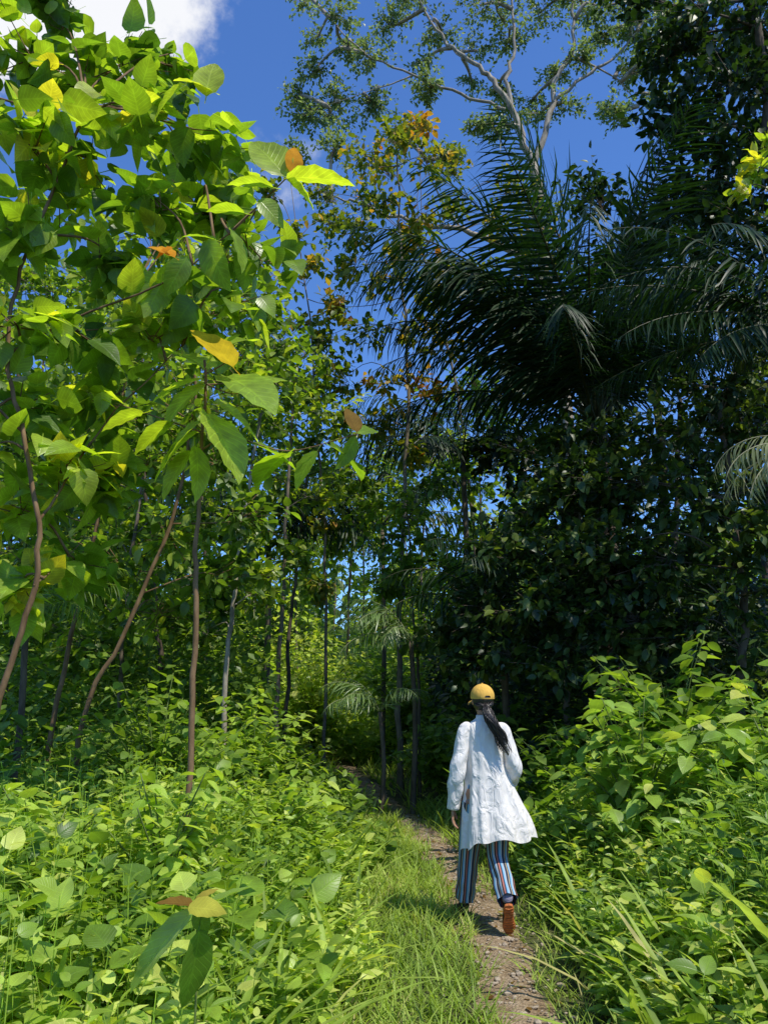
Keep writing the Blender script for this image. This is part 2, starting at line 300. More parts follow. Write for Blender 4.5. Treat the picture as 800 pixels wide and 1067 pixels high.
# ------------------------------------------------------------ trees
def clump(aL,aB,c,r,nt,m,size,tp,start,droop=.25,W=1.,spread=.6,rz=.75,off=None,base=.5,vr=(.5,1.25)):
    u=norm(rng.normal(size=(nt,3)))*(rng.random((nt,1))**.45)*(1+.22*np.clip(rng.normal(size=(nt,1)),-1.5,1.5))
    E=c+u*np.array([r,r,r*rz]);S0=start+(E-start)*rng.uniform(.0,.25,(nt,1))
    sticks(aB,S0,E,.026*size+.0015,.01*size+.001)
    t=rng.uniform(.4,1.05,(nt,m,1));P=S0[:,None]+(E-S0)[:,None]*t+rng.normal(0,.35*size,(nt,m,3))
    D=norm(E-S0)[:,None]*.5+rng.normal(0,spread,(nt,m,3))+np.array([0,0,-droop])
    N=norm(np.concatenate([rng.normal(0,.5,(nt*m,2)),np.ones((nt*m,1))],1))
    off=rng.normal(0,.13) if off is None else off
    Rr=np.clip(base+off+rng.normal(0,.08,(nt,1))+rng.normal(0,.2,(nt,m)),0,1)
    place(aL,tp,P.reshape(-1,3),D.reshape(-1,3),N,size*rng.uniform(vr[0],vr[1],nt*m),W,Rr.ravel())
def tree(name,label,Y,tr,r0,r1,cl,nt,m,size,tp,mat,bark,group=None,limbs=(),droop=.25,cat_='tree',base=.5,rz=.75,spread=.6,vr=(.5,1.25)):
    pts=[at(a,b,Y+(c[0] if c else 0)) for a,b,*c in tr]
    b=pts[0].copy();b[2]=float(hh(b[0],b[1]))-.05
    if pts[0][2]>b[2]+.15: pts=[b]+pts
    else: pts[0]=b
    b0=b.copy();b0[2]+=.05
    T=thing(name,label,cat_,b0,group)
    P=cat(pts,5);aT=Acc();aB=Acc();aL=Acc()
    P[1:-1]+=rng.normal(0,r0*.3,(len(P)-2,3))*np.array([1,1,.2])
    rad=r0+(r1-r0)*np.linspace(0,1,len(P))**.8;rad[0]*=1.5
    tube(aT,P,rad,9)
    lp=[P[len(P)//4:]]
    for L in limbs:
        q=[at(x,y,Y+(c[0] if c else 0)) for x,y,*c in L[0]]
        Q=cat(q,5);Q[1:-1]+=rng.normal(0,L[1]*.4,(len(Q)-2,3));tube(aB,Q,[L[1],L[2]],7);lp.append(Q)
    allp=np.vstack(lp)
    for q in cl:
        c=at(q[0],q[1],Y+q[2]);r=q[3];k=nt if len(q)<5 else q[4]
        dd=np.linalg.norm(allp-c,axis=1)+np.clip(allp[:,2]-(c[2]-.2*r),0,99)*1.5
        s=allp[np.argmin(dd)];mid=(s+c)/2+np.array([0,0,.12*np.linalg.norm(c-s)])+rng.normal(0,.08*np.linalg.norm(c-s),3)
        lr=max(r1*.5,.008*size*8)
        tube(aB,cat([s,mid,c],4),[lr,lr*.4],5)
        clump(aL,aB,c,r,k,m,size,tp,c*.8+s*.2,droop,base=base,rz=rz,spread=spread,vr=vr)
    aT.build('trunk',bark,T);aB.build('branches',bark,T);aL.build('crown',mat,T)
    return T
def bigleaf(acc,b,t,Y,W=1.,R=.6,tp=BIG,dY=0.,N=None):
    P=at(*b,Y);Q=at(*t,Y+dY);D=Q-P;S=np.linalg.norm(D)
    if N is None:N=np.array([rng.normal(0,.3),-.75,.75])
    place(acc,tp,P,D,norm(np.array(N,float)),S,W,R)
cl=[(20,50,.4,.5),(85,80,.6,.5),(150,110,0,.45),(205,135,.3,.36,6),(30,150,-.2,.42),(100,180,.4,.45),(160,205,.1,.38,7),(212,215,.5,.36,6),(35,250,0,.42),(120,270,.5,.38,7),(185,285,.3,.34,6),(15,335,-.2,.38),(85,345,.3,.38,7),(155,350,.5,.36,6),(258,235,.6,.34,5),(60,15,.6,.45),(135,60,.7,.42),(-60,120,0,.7),(-60,280,0,.7),(25,425,.3,.38),(105,415,.6,.36,7),(195,345,.7,.32,5),(60,495,.3,.32),(10,525,.5,.38),(110,495,.8,.32),(20,615,.4,.3),(255,310,.8,.3,5),(80,585,.9,.3),(-20,470,.2,.4),(240,170,.9,.3,5),(195,165,.9,.36,6),(60,205,.8,.45),(283,280,1.1,.26,4),(180,55,.9,.3,5)]
T1=tree('broadleaf_tree','large-leaved tree with a curving bare trunk at the left edge, sunlit from above',5.2,[(-8,770),(12,690),(36,610),(40,545),(24,450),(8,370),(22,280),(60,190),(90,110)],.025,.011,cl,8,7,.2,HRT,M['broad'],M['barkr'],
   limbs=[([(8,370),(80,330,.2),(160,300,.1),(225,255,0),(298,186,-.3)],.011,.005),([(40,545),(70,500,.3),(110,440,.5),(190,360,.6)],.011,.005),([(24,450),(-40,380),(-80,260)],.011,.006),([(36,610),(60,590,.6),(90,560,.9)],.007,.004)],droop=.3,base=.58,rz=.7,vr=(.4,1.5),spread=.75)
ex=Acc();Yb=4.9
for b,t,w,r in [((298,186),(368,178),.8,.9),((298,184),(262,135),1,.92),((300,188),(334,212),.9,.9),((285,195),(240,182),.9,.8),((270,208),(296,232),1,.8),((255,222),(218,212),1,.75),((240,238),(262,278),1,.75),((225,250),(192,238),1,.7),((222,95),(184,72),1.1,.95),((215,100),(222,56),1,.95),((215,250),(232,300),.9,.6),((195,268),(172,305),.9,.6),((190,90),(152,118),1,.92)]:
    bigleaf(ex,b,t,Yb,w,r,N=(rng.normal(.1,.35),rng.normal(-.35,.3),.8))
ex.build('branch_leaves',M['broad'],T1)['label']='big translucent leaves on the tip of a long branch'
ol=Acc();bigleaf(ol,(303,180),(311,149),Yb,.9,N=(.5,-.8,.3));ol.build('orange_leaf',M['orange'],T1)['label']='upright orange leaf at the branch tip'
ol=Acc();bigleaf(ol,(182,268),(156,250),Yb-.35,1.1,N=(.4,-.7,.6));bigleaf(ol,(180,258),(160,266),Yb-.37,1.,N=(.2,-.7,.6));ol.build('orange_leaf',M['orange'],T1)['label']='pair of orange leaves halfway along the branch'
# --- sapling with very large leaves
Ys=5.3
s0=at(203,770,Ys);sb=np.array([s0[0],s0[1],float(hh(s0[0],s0[1]))])
T2=thing('sapling','straight slender sapling with a few huge leaves and one yellow leaf, left of the path','sapling',sb)
a=Acc();tube(a,cat([sb-np.array([0,0,.05]),at(200,760,Ys),at(204,640,Ys),at(205,560,Ys),at(211,460,Ys),at(215,375,Ys)],5)+rng.normal(0,.005,(26,3)),[.022,.018,.009],9);a.build('trunk',M['barkr'],T2)
a=Acc()
for q,r in (([(208,470,0),(240,455,0),(300,470,-.1),(372,452,-.1)],.008),([(210,450,0),(180,440,0),(120,420,.2)],.008),([(214,390,0),(232,380,0),(242,372,0)],.006),([(214,400,0),(240,410,-.1),(255,408,-.1)],.006)):
    tube(a,cat([at(x,y,Ys+z) for x,y,z in q],5),[r,r*.45],6)
a.build('branches',M['barkr'],T2)
a=Acc()
for b,t,w,r,N in [((235,392),(288,408),.95,.75,(.1,-.6,.9)),((240,408),(294,384),.95,.8,(.2,-.6,.8)),((214,400),(162,434),1.,.9,None),((212,395),(156,405),.95,.9,None),((225,420),(278,450),1.,.9,(.3,-.6,.8)),((208,440),(160,478),1.,.85,(-.2,-.6,.8)),((215,430),(262,486),.95,.85,None),((206,450),(150,490),.95,.85,None),((204,465),(214,518),.8,.8,(.8,-.5,.2)),
   ((262,462),(320,482),1.,.6,(0,-.5,1)),((300,472),(262,494),1.,.65,(0,-.5,1)),((330,470),(302,504),.95,.6,(0,-.5,1)),((345,465),(386,488),1.,.45,(.2,-.7,.7)),((372,452),(394,441),1.,.6,None),((370,455),(356,490),.9,.55,None),((180,440),(136,464),1.,.85,None),((150,430),(104,440),1.,.85,None),((130,422),(100,398),1.,.9,None),((215,385),(180,350),.95,.9,None),((200,470),(160,514),.85,.85,(-.2,-.7,.6)),((216,380),(240,342),.8,.9,None)]:
    if N is None:N=(rng.normal(.25,.35),rng.normal(-.3,.25),.9)
    bigleaf(a,b,t,Ys-.05+rng.normal(0,.08),w,r,BIG,rng.normal(0,.2),N)
a.build('leaves',M['broad'],T2)
a=Acc();bigleaf(a,(243,382),(205,332),Ys-.25,.95,.5,N=(.55,-.75,.5));a.build('yellow_leaf',M['yellow'],T2)['label']='large yellow leaf near the top of the sapling'
a=Acc();bigleaf(a,(372,450),(363,422),Ys-.1,1.,.4,N=(.4,-.8,.3));a.build('brown_leaf',M['brown'],T2)['label']='curled brown leaf at the end of the side branch'
# --- left mid trees
tree('forest_tree','thin reddish tree leaning right behind the sapling',8,[(88,745),(128,665),(178,545),(200,440),(205,380)],.03,.014,[(200,420,0,.8),(150,480,.4,.8),(235,480,.3,.7),(260,540,.6,.6),(180,560,.3,.6),(110,420,.2,.8),(230,600,.8,.6),(120,590,.5,.6),(170,640,.9,.6),(265,400,.5,.6)],19,9,.15,OV,M['mid'],M['barkr'],droop=.3,base=.7)
tree('forest_tree','slanting brown tree nearest the left edge in the second row',9,[(55,750),(76,660),(108,520),(130,400),(140,300)],.036,.016,[(130,380,0,.9),(60,430,.3,.9),(170,440,.4,.8),(40,520,.2,.8),(110,300,0,.9),(180,320,.5,.9),(20,360,0,1.),(240,330,1,.8),(200,250,1,.9),(30,600,.4,.7),(90,610,.9,.7),(270,380,1.2,.6),(250,270,1.2,.7),(285,320,1.4,.6),(150,230,1,.9),(240,195,1.5,.7)],21,9,.165,OV,M['mid'],M['barkr'],droop=.3,base=.7)
tree('forest_tree','pale slim tree in the left thicket with forked top',12,[(125,715),(134,610),(150,480),(158,380)],.045,.02,[(150,420,0,1.2),(90,470,.4,1.2),(210,440,0,1.1),(120,560,.3,1.),(60,590,.4,1.),(190,540,.2,1.),(160,330,.4,1.2),(80,370,1,1.3),(20,640,.5,.9),(160,640,-.6,.8),(90,670,0,.8)],28,10,.18,MID,M['mid'],M['barkg'],base=.7)
tree('forest_tree','crooked whitish tree trunk leaning right at the left of the gap',11,[(236,705),(244,615),(258,520),(272,430)],.042,.02,[(275,430,0,.8),(240,480,.2,.8),(300,400,.3,.7),(250,560,.5,.6),(215,430,.5,.8),(205,600,.5,.7),(270,620,.9,.6),(210,660,.8,.6),(290,350,.5,.6),(262,590,-.4,.4)],22,9,.15,MID,M['mid'],M['barkp'],base=.7)
tree('forest_tree','straight brown tree trunk beside the gap where the path vanishes',12.5,[(289,718),(295,610),(300,510),(306,420),(310,380)],.045,.018,[(310,400,0,.8),(280,440,.2,.8),(340,430,.4,.7),(320,370,.2,.6),(290,500,.5,.6),(335,520,.6,.5),(310,580,-.4,.4)],21,8,.15,MID,M['mid'],M['barkg'],base=.65)
tree('forest_tree','darker thin tree trunk close behind the straight brown trunk',14.5,[(299,715),(303,640),(312,560),(322,480)],.045,.022,[(325,470,0,.9),(300,520,.4,.8),(350,500,.3,.8),(330,410,.2,.8),(270,560,.3,.8),(355,560,.8,.6),(385,500,.6,.6),(375,545,1,.6)],24,8,.17,MID,M['mid'],M['bark'],base=.65)
tree('forest_tree','leaning tree with dense crown deep in the left thicket',14,[(168,700),(162,600),(150,460),(160,330)],.06,.03,[(160,330,0,1.5),(90,300,.5,1.6),(230,380,.4,1.2),(60,420,0,1.5),(200,480,.5,1.2),(130,520,1,1.3),(20,500,.5,1.5),(30,300,.6,1.6),(240,540,1,1.1),(240,620,.3,.9),(60,600,1,1.2),(130,640,1,1.),(220,300,.5,1.1),(270,340,1,.9)],36,11,.21,MID,M['mid'],M['bark'],base=.65)
tree('slender_tree','thin sparse-crowned tree on the left of the blue sky gap',14,[(340,680),(338,560),(330,440),(322,330),(310,250)],.035,.012,[(305,240,0,.5),(330,275,.3,.5),(290,290,0,.6),(350,315,.4,.5),(315,335,0,.6),(285,370,.3,.6),(350,380,.2,.5),(320,410,0,.6),(280,200,.5,.5),(345,230,.5,.45),(300,170,.5,.45),(360,440,.3,.5),(340,540,0,.45),(335,610,0,.4)],15,7,.16,MID,M['gold'],M['barkg'],droop=.3,base=.36)
for k,(px,Y,top) in enumerate([(10,17,290),(80,20,340),(150,22,330),(215,19,400),(265,24,430),(190,26,400),(40,27,320),(120,18,380),(245,29,420)]):
    cc=[(px+rng.normal(0,35),top+i*42+rng.normal(0,12),rng.normal(0,1),rng.uniform(1.3,2.)) for i in range(9) if top+i*42<690]
    tree('background_tree','slender tree in the dim forest behind the left thicket',Y,[(px,705),(px+rng.normal(0,8),600),(px+rng.normal(0,12),top+20)],.08,.04,cc,36,9,.26,FARV,M['mid'],M['bark'],group='slender trees in the dim forest behind the left thicket')
# --- centre
tree('slender_tree','tall thin tree with sparse yellowing leaves against the blue sky, centre',13,[(416,690),(419,600),(423,480),(425,400),(420,310),(416,230),(414,160)],.055,.015,
  [(412,150,0,.55),(378,170,.2,.6),(448,165,0,.6),(400,205,0,.55),(440,225,.2,.6),(372,240,.2,.55),(455,290,0,.6),(398,290,.1,.6),(430,345,0,.65),(378,345,.3,.6),(470,355,.3,.6),(345,320,.5,.5),(400,400,.2,.6),(452,410,.2,.6),(350,400,.6,.5),(330,355,.7,.45),(440,130,.4,.5),(360,280,.8,.5),(420,255,.8,.5),(385,440,.4,.5),(430,470,0,.4)],17,7,.165,MID,M['gold'],M['barkg'],droop=.3,base=.45)
tree('understorey_tree','low leafy tree crowding around the foot of the tall thin tree',12.3,[(436,715),(432,660),(428,600),(425,540)],.03,.012,
  [(425,530,0,.5),(400,560,.2,.5),(450,560,0,.5),(405,610,.3,.45),(445,620,-.2,.5),(420,590,-.3,.4),(440,670,-.3,.5),(455,500,.3,.5),(385,530,.9,.45),(470,590,.2,.5)],18,8,.14,OV,M['mid'],M['bark'],droop=.3,base=.55)
ccl=[(420,-10,0,1.5),(350,15,0,1.3),(385,60,0,1.),(460,35,1,1.2),(325,75,1,1.),(500,5,0,1.3),(560,15,1,1.2),(620,5,0,1.3),(668,25,0,1.2),(605,60,0,.8),(445,85,0,.8),(325,120,1,.9),(350,150,0,.8),(660,75,0,.9),(530,45,1,.9),(480,-40,0,1.6),(590,-40,0,1.6),(390,110,.5,.8),(640,120,0,.8),(500,130,0,.6),(470,160,0,.6),(700,-10,0,1.4),(310,100,1.5,.7),(400,30,1,1.),(540,-20,0,1.4),(580,80,1,.7),(520,95,1.3,.6),(350,100,.6,.8),(690,100,1,.8),(305,160,.5,.6),(415,140,1,.6),(625,40,1.2,.9)]
ccl+=[(rng.uniform(300,700),rng.uniform(-25,135),rng.normal(1,.8),rng.uniform(.7,1.2),24) for _ in range(30)]
tree('canopy_tree','towering pale-barked tree with forked limbs and feathery grey-green crown',22,[(610,690),(592,480),(575,330),(560,230),(556,172)],.24,.16,ccl,
  42,12,.15,FARV,M['grey'],M['barkp'],limbs=[([(556,175),(535,120),(515,85),(500,70),(470,50),(455,30),(415,-30)],.12,.03),([(556,175),(572,115),(580,80),(598,50),(596,0),(610,-50)],.11,.03),([(545,145),(528,90),(535,50),(532,0),(520,-50)],.08,.025),([(530,115),(480,98),(430,78),(380,55),(345,20)],.06,.018),([(575,108),(615,75),(640,60),(668,25),(700,-20)],.065,.018),
   ([(572,300),(535,265),(480,238),(430,232),(375,212),(345,205)],.12,.025),([(598,60),(640,80),(665,110)],.04,.012),([(480,238),(455,200),(440,160)],.045,.012),([(430,78),(400,90),(340,110)],.03,.01),([(500,70),(470,50),(440,0)],.03,.01)],base=.6,rz=.6)
tree('leafy_tree','dull green and orange leafed tree on the low limb behind the thin tree',21,[(500,690),(490,520),(470,380),(440,260)],.08,.03,[(375,205,0,.9),(400,170,0,.8),(350,235,0,.8),(470,215,0,.8),(430,250,0,.7),(520,230,0,.9),(500,290,0,1.),(540,190,1,.9),(560,260,1,1.),(450,310,0,.8),(330,200,.5,.7),(575,215,1,.9),(470,170,.5,.7),(420,130,.8,.6)],28,8,.2,FARV,M['gold'],M['barkg'],base=.35)
for k,(px,Y,top) in enumerate([(310,28,480),(450,24,440),(420,36,500),(300,33,430),(500,26,400),(480,20,480),(345,38,500),(400,38,460),(375,30,450),(360,24,530)]):
    cc=[(px+rng.normal(0,20),top+i*36+rng.normal(0,10),rng.normal(0,1),rng.uniform(1.1,1.7)) for i in range(8) if top+i*36<(600 if 310<px<400 else 690)]
    tree('background_tree','hazy slender tree far behind the central gap',Y,[(px,705),(px+rng.normal(0,6),600),(px+rng.normal(0,10),top+20)],.06,.03,cc,32,9,.27,FARV,M['mid'],M['barkg'],group='slender trees far behind the central gap',base=.8)
# --- right side dark mass
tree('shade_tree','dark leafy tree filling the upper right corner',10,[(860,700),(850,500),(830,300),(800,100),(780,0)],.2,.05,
  [(790,20,0,1.1),(720,10,0,1.),(660,-10,.6,.7),(760,90,0,1.),(800,160,0,1.),(735,150,.5,.8),(790,240,0,.9),(690,60,.6,.7),(850,60,0,1.3),(870,200,0,1.3),(800,-60,0,1.6),(730,-80,1,1.5),(870,-80,0,1.8),(745,220,.8,.7),(960,50,0,2.),(960,-120,1,2.),(880,-250,1,2.2)],34,11,.16,MID,M['dark'],M['bark'])  # outermost crown clumps added out of view to shade the right side
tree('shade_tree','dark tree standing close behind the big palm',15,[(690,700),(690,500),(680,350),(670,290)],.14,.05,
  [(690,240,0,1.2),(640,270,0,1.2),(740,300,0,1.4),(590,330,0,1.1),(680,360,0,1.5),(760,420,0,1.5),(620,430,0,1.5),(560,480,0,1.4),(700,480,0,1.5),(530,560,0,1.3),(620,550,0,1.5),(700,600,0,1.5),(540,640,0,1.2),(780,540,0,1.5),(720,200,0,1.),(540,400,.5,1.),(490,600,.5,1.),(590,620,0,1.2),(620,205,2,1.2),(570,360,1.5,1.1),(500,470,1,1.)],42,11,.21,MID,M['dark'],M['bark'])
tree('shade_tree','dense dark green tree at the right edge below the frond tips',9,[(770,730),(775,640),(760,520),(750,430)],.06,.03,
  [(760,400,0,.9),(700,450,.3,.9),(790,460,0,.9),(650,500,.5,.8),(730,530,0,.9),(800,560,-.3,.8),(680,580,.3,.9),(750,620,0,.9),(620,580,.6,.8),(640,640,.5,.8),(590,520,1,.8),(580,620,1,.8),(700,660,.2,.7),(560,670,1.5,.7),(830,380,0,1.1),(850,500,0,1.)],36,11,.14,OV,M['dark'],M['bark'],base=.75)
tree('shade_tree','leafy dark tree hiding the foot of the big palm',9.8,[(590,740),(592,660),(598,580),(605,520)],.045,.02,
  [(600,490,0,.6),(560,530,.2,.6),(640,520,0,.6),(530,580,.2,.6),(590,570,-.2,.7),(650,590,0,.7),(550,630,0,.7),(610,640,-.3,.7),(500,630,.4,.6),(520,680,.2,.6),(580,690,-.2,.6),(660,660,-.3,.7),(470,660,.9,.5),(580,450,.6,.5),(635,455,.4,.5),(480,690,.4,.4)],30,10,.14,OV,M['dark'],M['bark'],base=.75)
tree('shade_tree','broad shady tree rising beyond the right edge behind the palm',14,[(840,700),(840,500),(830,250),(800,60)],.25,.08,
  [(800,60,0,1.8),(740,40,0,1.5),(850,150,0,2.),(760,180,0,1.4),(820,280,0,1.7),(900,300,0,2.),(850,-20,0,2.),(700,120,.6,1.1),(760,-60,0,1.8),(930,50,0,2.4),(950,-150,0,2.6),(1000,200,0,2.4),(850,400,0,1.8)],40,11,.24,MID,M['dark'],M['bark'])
tree('lit_branch_tree','small tree with yellow-green sunlit leaves high at the right edge',8.6,[(835,700),(835,500),(825,300),(805,180)],.05,.02,[(785,175,0,.3,9),(800,140,0,.25,7),(770,200,0,.2,5),(820,210,0,.4,12)],9,7,.15,OV,M['broad'],M['bark'],base=.85)
for (x,y,h) in [(8.5,12,13),(10,16,15),(9.5,20,14),(9.,25,15)]:  # added trees, largely out of view, that shade the right side
    px=400+F*x/(y*.95)
    cc=[(px+rng.normal(0,60),533-F*((h-1.65-i*1.7)/y*.95-.23),rng.normal(0,1),2.1) for i in range(5)]
    tree('shade_tree','tall dark tree added far to the right to shade the right-hand forest',y,[(px,700),(px,500),(px,cc[0][1]+60)],.2,.05,cc,40,10,.28,MID,M['dark'],M['bark'],group='tall dark trees added far to the right to shade the right-hand forest')
# ------------------------------------------------------------ palms
def palm(label,px,py,Y,fr,L,LL,mat,r=.18,nl=34,name='palm_tree',bark=None,group=None,hang=None,W=1.15):
    c=at(px,py,Y);b=np.array([c[0],c[1],float(hh(c[0],c[1]))])
    T=thing(name,label,'palm',b,group)
    a=Acc();tube(a,cat([b-np.array([0,0,.1]),b*.5+c*.5+np.array([.05,0,0]),c],9),[r*1.25,r,r*.95],14,fn=lambda t,th:1+.10*math.sin(t*70+math.sin(th*3)*1.5))
    a.build('trunk',bark or M['bark'],T)
    for az,el,dr,sc in fr:
        A=Acc();azr=R_(az);n=16;Lf=L*sc;P=[c.copy()];h=np.array([math.cos(azr),math.sin(azr),0])
        hg=hang if hang is not None else .15+.4*min(dr/95.,1.)
        side0=rng.normal(0,.25)
        for i in range(n):
            t=(i+.5)/n;e=R_(el-dr*t**1.5);hd=h+np.array([-h[1],h[0],0])*side0*t
            P.append(P[-1]+(hd*math.cos(e)+np.array([0,0,math.sin(e)]))*Lf/n)
        P=np.array(P);tube(A,P,[.03*L/5,.018*L/5,.004],5,R=.97)
        T_=norm(np.gradient(P,axis=0))
        ts=np.linspace(.14,.995,nl);ts=np.clip(ts+rng.normal(0,.004,nl),0,1)
        for sd in(-1,1):
            Q=np.stack([np.interp(ts*n,np.arange(n+1),P[:,k]) for k in range(3)],1)
            TT=norm(np.stack([np.interp(ts*n,np.arange(n+1),T_[:,k]) for k in range(3)],1))
            S=norm(np.cross(TT,np.array([0,0,1.])+h*.01))*sd
            U=np.cross(S,TT)*sd
            D=TT*(.4+.45*ts[:,None])+S*.68+U*rng.normal(.05,.18,(nl,1))+np.array([0,0,-hg])+rng.normal(0,.07,(nl,3))
            ln=LL*sc*np.sin(np.pi*np.clip(ts*.78+.16,0,1))**.7*rng.uniform(.8,1.1,nl)
            place(A,LFT,Q,D,norm(U+rng.normal(0,.2,(nl,3))),ln,W,np.clip(rng.normal(.45,.2,nl),0,.9))
        A.build('frond',mat,T)
    return T
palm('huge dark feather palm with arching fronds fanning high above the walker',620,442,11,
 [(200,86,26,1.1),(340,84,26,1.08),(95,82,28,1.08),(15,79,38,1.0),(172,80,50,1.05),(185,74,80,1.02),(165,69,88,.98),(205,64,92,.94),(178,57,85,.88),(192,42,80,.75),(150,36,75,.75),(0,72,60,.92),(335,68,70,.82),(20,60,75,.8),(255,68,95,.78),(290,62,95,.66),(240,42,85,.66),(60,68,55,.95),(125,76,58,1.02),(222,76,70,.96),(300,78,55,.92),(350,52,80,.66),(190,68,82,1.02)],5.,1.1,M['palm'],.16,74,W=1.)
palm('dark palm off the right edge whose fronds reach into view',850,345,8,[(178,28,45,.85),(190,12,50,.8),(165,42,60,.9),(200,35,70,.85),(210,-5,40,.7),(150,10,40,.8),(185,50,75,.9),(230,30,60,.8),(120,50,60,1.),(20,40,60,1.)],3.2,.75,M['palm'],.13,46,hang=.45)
palm('small palm with pale drying fronds hanging at the right edge',856,470,6,[(180,20,95,.75),(195,0,80,.7),(172,35,110,.75),(208,15,90,.7),(150,10,80,.7)],1.3,.36,M['dryp'],.05,20,hang=.5,W=2.)
palm('dim drooping palm left of the big palm, behind the thin tree',482,475,16,[(180,30,90,1.),(200,15,80,1.),(160,45,90,1.),(220,40,90,.9),(190,60,100,.9),(350,30,80,.9),(10,50,80,.9),(270,40,90,.9),(240,10,70,.9),(90,60,60,1.)],3.4,.85,M['palm'],.06,40,hang=.6,bark=M['barkg'])
palm('dark palm with hanging fronds in the left gap',280,560,15,[(0,40,90,1.),(340,20,80,1.),(20,60,90,1.),(180,40,90,1.),(200,20,80,.9),(300,50,100,.9),(250,40,90,.9),(60,60,80,1.),(140,50,80,1.)],2.8,.75,M['palm'],.06,38,hang=.6,bark=M['barkg'])
palm('shaded palm with wide fronds above the path bend',398,548,18,[(180,25,80,1.),(0,25,80,1.),(210,45,90,1.),(330,45,90,1.),(270,50,100,.9),(160,60,90,1.),(30,60,90,1.)],3.2,.8,M['palm'],.05,36,hang=.6,bark=M['barkg'])
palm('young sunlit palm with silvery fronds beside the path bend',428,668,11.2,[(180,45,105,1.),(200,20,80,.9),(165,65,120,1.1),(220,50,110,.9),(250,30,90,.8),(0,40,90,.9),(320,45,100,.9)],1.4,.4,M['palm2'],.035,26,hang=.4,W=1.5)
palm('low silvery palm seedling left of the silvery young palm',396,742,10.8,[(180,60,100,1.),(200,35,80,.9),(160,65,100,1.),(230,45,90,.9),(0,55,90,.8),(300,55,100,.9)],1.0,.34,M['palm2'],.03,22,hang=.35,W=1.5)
palm('young fern-like palm in the left thicket',28,640,7.5,[(0,40,70,1.),(20,60,80,1.),(340,20,60,.9),(180,40,70,1.),(300,45,80,.9),(250,55,80,.9)],1.1,.3,M['mid'],.03,28,hang=.35)
palm('young palm with arched fronds under the dark right-hand trees',520,640,10.8,[(180,50,90,1.),(200,25,70,1.),(340,45,80,1.),(0,25,60,1.),(270,55,90,.9),(225,65,90,1.),(310,60,80,1.)],1.9,.5,M['palm'],.05,32,hang=.5)
# ------------------------------------------------------------ shrubs
def shrub(name,label,x,y,H,Rr,ns,m,size,tp,mat,base=.5,group=None,droop=.3):
    b=np.array([x,y,float(hh(x,y))]);T=thing(name,label,'shrub',b,group);aB=Acc();aL=Acc()
    for i in range(ns):
        az=i*2.4+rng.normal(0,.4);rr=Rr*math.sqrt((i+.5)/ns);e=b+np.array([math.cos(az)*rr,math.sin(az)*rr,H*rng.uniform(.6,1.2)*(1-.3*(rr/Rr)**2)])
        mid=b+(e-b)*np.array([.3,.3,.6]);P=cat([b+rng.normal(0,.03,3)*np.array([1,1,0]),mid,e],6);tube(aB,P,[.010,.004],5)
        t=np.linspace(.3,1,m);Q=np.stack([np.interp(t*(len(P)-1),np.arange(len(P)),P[:,k]) for k in range(3)],1)
        for rep in range(2):
            a2=np.arange(m)*1.57+rep*math.pi+rng.normal(0,.45,m)
            D=np.stack([np.cos(a2),np.sin(a2),rng.normal(.15-droop,.25,m)],1)
            place(aL,tp,Q+D*size*.25,D,norm(np.c_[rng.normal(0,.3,(m,2)),np.ones(m)]),size*rng.uniform(.5,1.25,m),1.,np.clip(base+rng.normal(0,.2,m),0,1))
    aB.build('stems',M['stem'],T);aL.build('leaves',mat,T);return T
shrub('leafy_shrub','tall shrub with pointed drooping leaves on the right bank, nearest the walker',2.05,6.6,1.3,.75,26,10,.19,OV,M['herb2'],.65)
shrub('leafy_shrub','sunlit shrub with big leaves at the right edge above the weeds',2.95,6.0,1.3,.7,26,10,.21,OV,M['herb2'],.7)
shrub('leafy_shrub','taller shrub standing in half shade behind the right bank',2.9,8.0,1.8,.9,34,12,.2,OV,M['under'],.6)
shrub('leafy_shrub','bushy shrub on the right just past the walker\'s shoulder',2.,8.6,1.2,.8,30,11,.16,OV,M['under'],.5)
shrub('leafy_shrub','low light green shrub left of the sapling foot',-2.1,5.1,.85,.6,24,10,.16,OV,M['herb'],.65)
shrub('leafy_shrub','leafy shrub hiding the foot of the sapling',-1.28,4.85,1.0,.42,26,10,.125,OV,M['herb'],.6)
shrub('leafy_shrub','shrub with hanging oval leaves at the lower left edge',-2.6,4.9,.95,.5,18,9,.17,OV,M['herb2'],.6)
shrub('leafy_shrub','round shrub between the sapling and the path',-1.0,7.4,.9,.7,30,11,.13,OV,M['herb'],.6)
shrub('leafy_shrub','shaded shrub at the left edge under the curving trunk',-3.6,6.8,1.3,.9,30,11,.16,OV,M['under'],.6)
shrub('leafy_shrub','broad shrub behind the sapling in dappled light',-2.3,8.2,1.5,1.,38,12,.14,OV,M['under'],.65)
shrub('leafy_shrub','bright bush on the left of the path before it bends',-1.7,10.5,1.3,1.,36,12,.17,MID,M['herb'],.5)
shrub('leafy_shrub','light green bush at the bend where the path vanishes',-2.8,14,1.9,1.2,36,12,.2,MID,M['herb'],.6)
shrub('leafy_shrub','feathery bush right of the path bend',.9,12.5,1.3,.9,34,12,.17,MID,M['under'],.6)
shrub('leafy_shrub','dark bush beneath the right-hand trees beyond the walker',1.7,11,1.3,1.1,36,12,.18,MID,M['under'],.4)
shrub('leafy_shrub','bushy growth at the foot of the crooked whitish trunk',-3.6,11.5,1.5,1.1,36,12,.17,MID,M['under'],.6)
shrub('leafy_shrub','tall bush in the left thicket behind the leaning trunk',-5.,9.5,1.9,1.2,38,12,.18,MID,M['under'],.65)
shrub('leafy_shrub','pale bush with sunlight put into its leaf colour, far down the central gap',-1.6,19,2.8,1.7,44,14,.22,MID,M['herb'],.85)  # stands in shade; sunlight is painted by the brighter leaf colour
